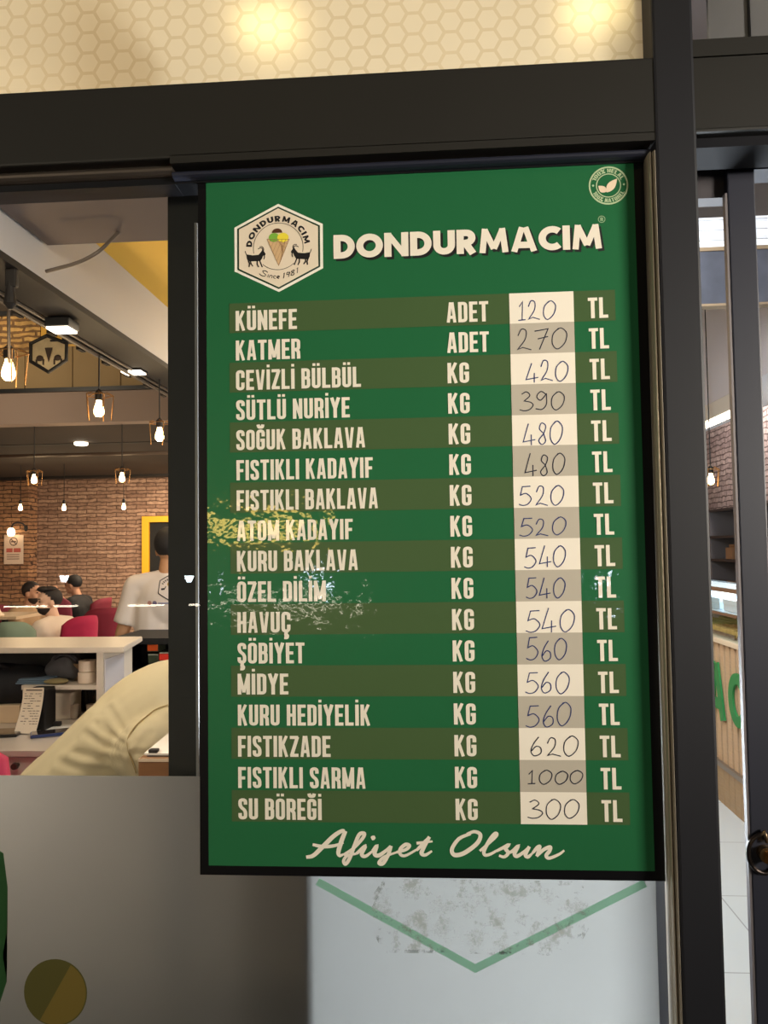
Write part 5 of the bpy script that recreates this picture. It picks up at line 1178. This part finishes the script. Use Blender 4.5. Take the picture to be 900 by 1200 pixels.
# the one bent over close behind the glass: facing right, right side to us
pf = Vector((-1.07, .95, 0))
J = dict(pelvis=(0, -.02, .79), waist=(0, .10, .915), chest=(0, .27, 1.075), neck=(0, .46, 1.185), head=(0, .585, 1.26),
         shL=(-.19, .40, 1.13), elL=(-.23, .58, .93), wrL=(-.12, .80, .98), shR=(.19, .40, 1.08), elR=(.21, .49, .81), wrR=(.12, .74, .90),
         hipL=(-.09, .0, .77), hipR=(.09, .0, .77), kneeL=(-.13, .42, .70), kneeR=(.13, .42, .70), ankL=(-.14, .34, .36), ankR=(.14, .34, .36))
ft, fs = person('person in a cream long-sleeved shirt bent forward behind the glass, head hidden by the menu', pf, math.radians(-90), J, (200, 150, 118), (30, 24, 22), (236, 222, 184), (40, 40, 46), head_pitch=-.5, sleeve='long', sv=.007, sleeve_k=1.12)
# seam and creases of the cream shirt
me = fs.data; Mi = Matrix.Rotation(math.radians(-90), 4, 'Z'); Mi.translation = pf
bv = BVHTree.FromPolygons([v.co.copy() for v in me.vertices], [tuple(p.vertices) for p in me.polygons]); Inv = Mi.inverted()
def hit(px, py):
    d = AR*((px-450)/F)+AU*((600-py)/F)+AF
    o_ = Inv @ CAM; q = bv.ray_cast(o_, (Inv.to_3x3() @ d).normalized()); return q[0]
CREASES = [([(112,848), (128,862), (147,872)], .006, .008), ([(100,860), (122,873), (150,880)], .006, .009), ([(128,830), (140,848), (148,862)], .005, .008), ([(88,882), (112,888), (146,893)], .006, .010),
           ([(160,882), (166,870), (178,858)], .004, .008), ([(70,893), (95,901), (140,903)], .005, .010), ([(155,884), (172,884), (190,878)], .004, .008), ([(120,846), (138,866), (151,874)], .004, .006)]
for pts, amp, wd_ in CREASES:
    L3 = []
    for (xa_, ya2), (xb2, yb2) in zip(pts, pts[1:]):
        for q in range(8):
            h_ = hit(xa_+(xb2-xa_)*q/8, ya2+(yb2-ya2)*q/8)
            if h_: L3.append(h_)
    if not L3: continue
    for v in me.vertices:
        dmin = min((v.co-p).length_squared for p in L3)
        if dmin < (4*wd_)**2:
            dd = math.sqrt(dmin); v.co += v.normal*amp*.5*(-math.exp(-(dd/wd_)**2)+.75*math.exp(-((dd-1.7*wd_)/wd_)**2))
SEAM = catmull([(197,826,0), (183,831,0), (170,841,0), (158,852,0), (150,866,0), (151,880,0), (156,894,0), (160,906,0)], 5)
L3 = [h_ for h_ in (hit(p.x, p.y) for p in SEAM) if h_]
if len(L3) > 2:
    for v in me.vertices:
        dmin = min((v.co-p).length_squared for p in L3)
        if dmin < .0009: v.co -= v.normal*.0035*math.exp(-dmin/.00004)
    bm = BM(); tube(bm, [p+Vector((.0015, 0, 0)) for p in L3], .0016, 6); obj('sleeve_seam', bm, mat('seam_thread', (190, 166, 116), rough=.8), fs, True)
t = thing('stool', 'black stool under the person in the cream shirt, behind the film', 'stool', (pf.x-.02, pf.y, 0))
bm = BM(); lathe(bm, [(0, .585), (.17, .585), (.185, .60), (.185, .63), (.17, .645), (0, .645)], n=28); obj('seat', bm, mat('stool_seat', (34, 32, 34), rough=.6), t, True)
for k in range(4):
    a_ = math.radians(45+90*k); bm = BM(); tube(bm, [(.12*math.cos(a_), .12*math.sin(a_), .585), (.21*math.cos(a_), .21*math.sin(a_), 0)], .013, 8); obj('leg', bm, black_m, t, True)
bm = BM(); tube(bm, [(.17*math.cos(k*.3927), .17*math.sin(k*.3927), .28) for k in range(16)], .010, 8, closed=True); obj('foot_ring', bm, black_m, t, True)

# ================================================================== LAMPS ON THE STREET SIDE (seen in the glass)
def mirror(px, py, dist):
    """place at `dist` metres in front of the shop whose reflection in the glass shows at (px, py)"""
    p = at(px, py, dist); return Vector((p.x, -dist, p.z))
def lantern(label, p, col_, s, r=.052):
    t = thing('terrace_lantern', label, 'lamp', p, 0, 'lanterns on the terrace')
    bm = BM(); lathe(bm, [(0, -r*.7), (r*.55, -r*.7), (r, r*.5), (r*.9, r*.6), (0, r*.6)], n=18); obj('shade', bm, mat('lantern_glow', (255, 250, 240), emit=col_, strength=s), t, True)
    bm = BM(); tube(bm, [(0, 0, -r*.7), (0, 0, -p.z+.02)], .014, 8); lathe(bm, [(0, -p.z), (.12, -p.z), (.11, -p.z+.02), (0, -p.z+.02)], n=18); obj('post', bm, black_m, t)
for px, py, cc_, s, lab in ((75, 678, (232, 244, 255), 60, 'first lantern on the terrace rail'), (222, 678, (232, 244, 255), 60, 'second lantern on the terrace rail'), (371, 676, (220, 236, 255), 90, 'third lantern on the terrace rail'), (704, 685, (220, 236, 255), 90, 'fourth lantern on the terrace rail')):
    lantern(lab, mirror(px, py, 7.0), cc_, s)
pL, pR = mirror(5, 711, 6.0), mirror(470, 711, 6.0)
t = thing('terrace_rail', 'low terrace rail with a strip of white light, across from the shop', 'railing', ((pL.x+pR.x)/2, -6.0, 0))
hw_ = (pR.x-pL.x)/2
for a_, b_ in ((-1, -.78), (-.74, -.62), (-.36, -.18), (-.05, .25), (.35, .8)): bm = BM(); box(bm, a_*hw_, b_*hw_, -.01, .012, pL.z-.008, pL.z+.008); obj('light_strip', bm, mat('strip_glow', (255, 244, 225), emit=(255, 240, 214), strength=38), t)
bm = BM(); box(bm, -hw_*1.1, hw_*1.1, -.05, -.01, pL.z-.03, pL.z+.03)
for k in range(6): box(bm, -hw_+k*hw_*.4-.02, -hw_+k*hw_*.4+.02, -.05, -.01, 0, pL.z-.03)
obj('rail', bm, mat('rail_dark', (30, 30, 34), rough=.6), t)
ps = mirror(300, 618, 9.0)
t = thing('shop_sign', 'yellow lit sign board of the place across the street', 'sign', (ps.x, -9.0, ps.z))
bm = BM(); box(bm, -.75, .75, -.02, .02, -.10, .10); obj('light_box', bm, mat('sign_glow', (255, 226, 140), emit=(255, 214, 110), strength=20), t)
bm = BM(); box(bm, -.8, .8, -.08, -.02, -.14, .14); box(bm, -.05, .05, -.08, -.02, -ps.z, -.14); obj('case', bm, black_m, t)
for px, lab in ((312, 'left canopy spotlight over the shop front'), (700, 'right canopy spotlight over the shop front')):
    p = mirror(px, 24 if px < 500 else 4, 1.3)
    t = thing('canopy_spotlight', lab, 'lamp', p, 0, 'canopy spotlights')
    bm = BM(); box(bm, -.085, .085, -.02, .02, -.012, .012, .004); obj('diffuser', bm, mat('canopy_glow', (255, 238, 180), emit=(255, 226, 150), strength=40), t)
    bm = BM(); box(bm, -.095, .095, -.03, .03, .013, .06, .006); tube(bm, [(0, 0, .06), (0, 0, .5)], .012, 8); obj('housing', bm, black_m, t)
bm = BM(); box(bm, -8, 8, -14, -.14, -.12, -.02); struct(obj('ground', bm, mat('pavement', (92, 88, 84), rough=.8, noise=.2, nscale=4)))
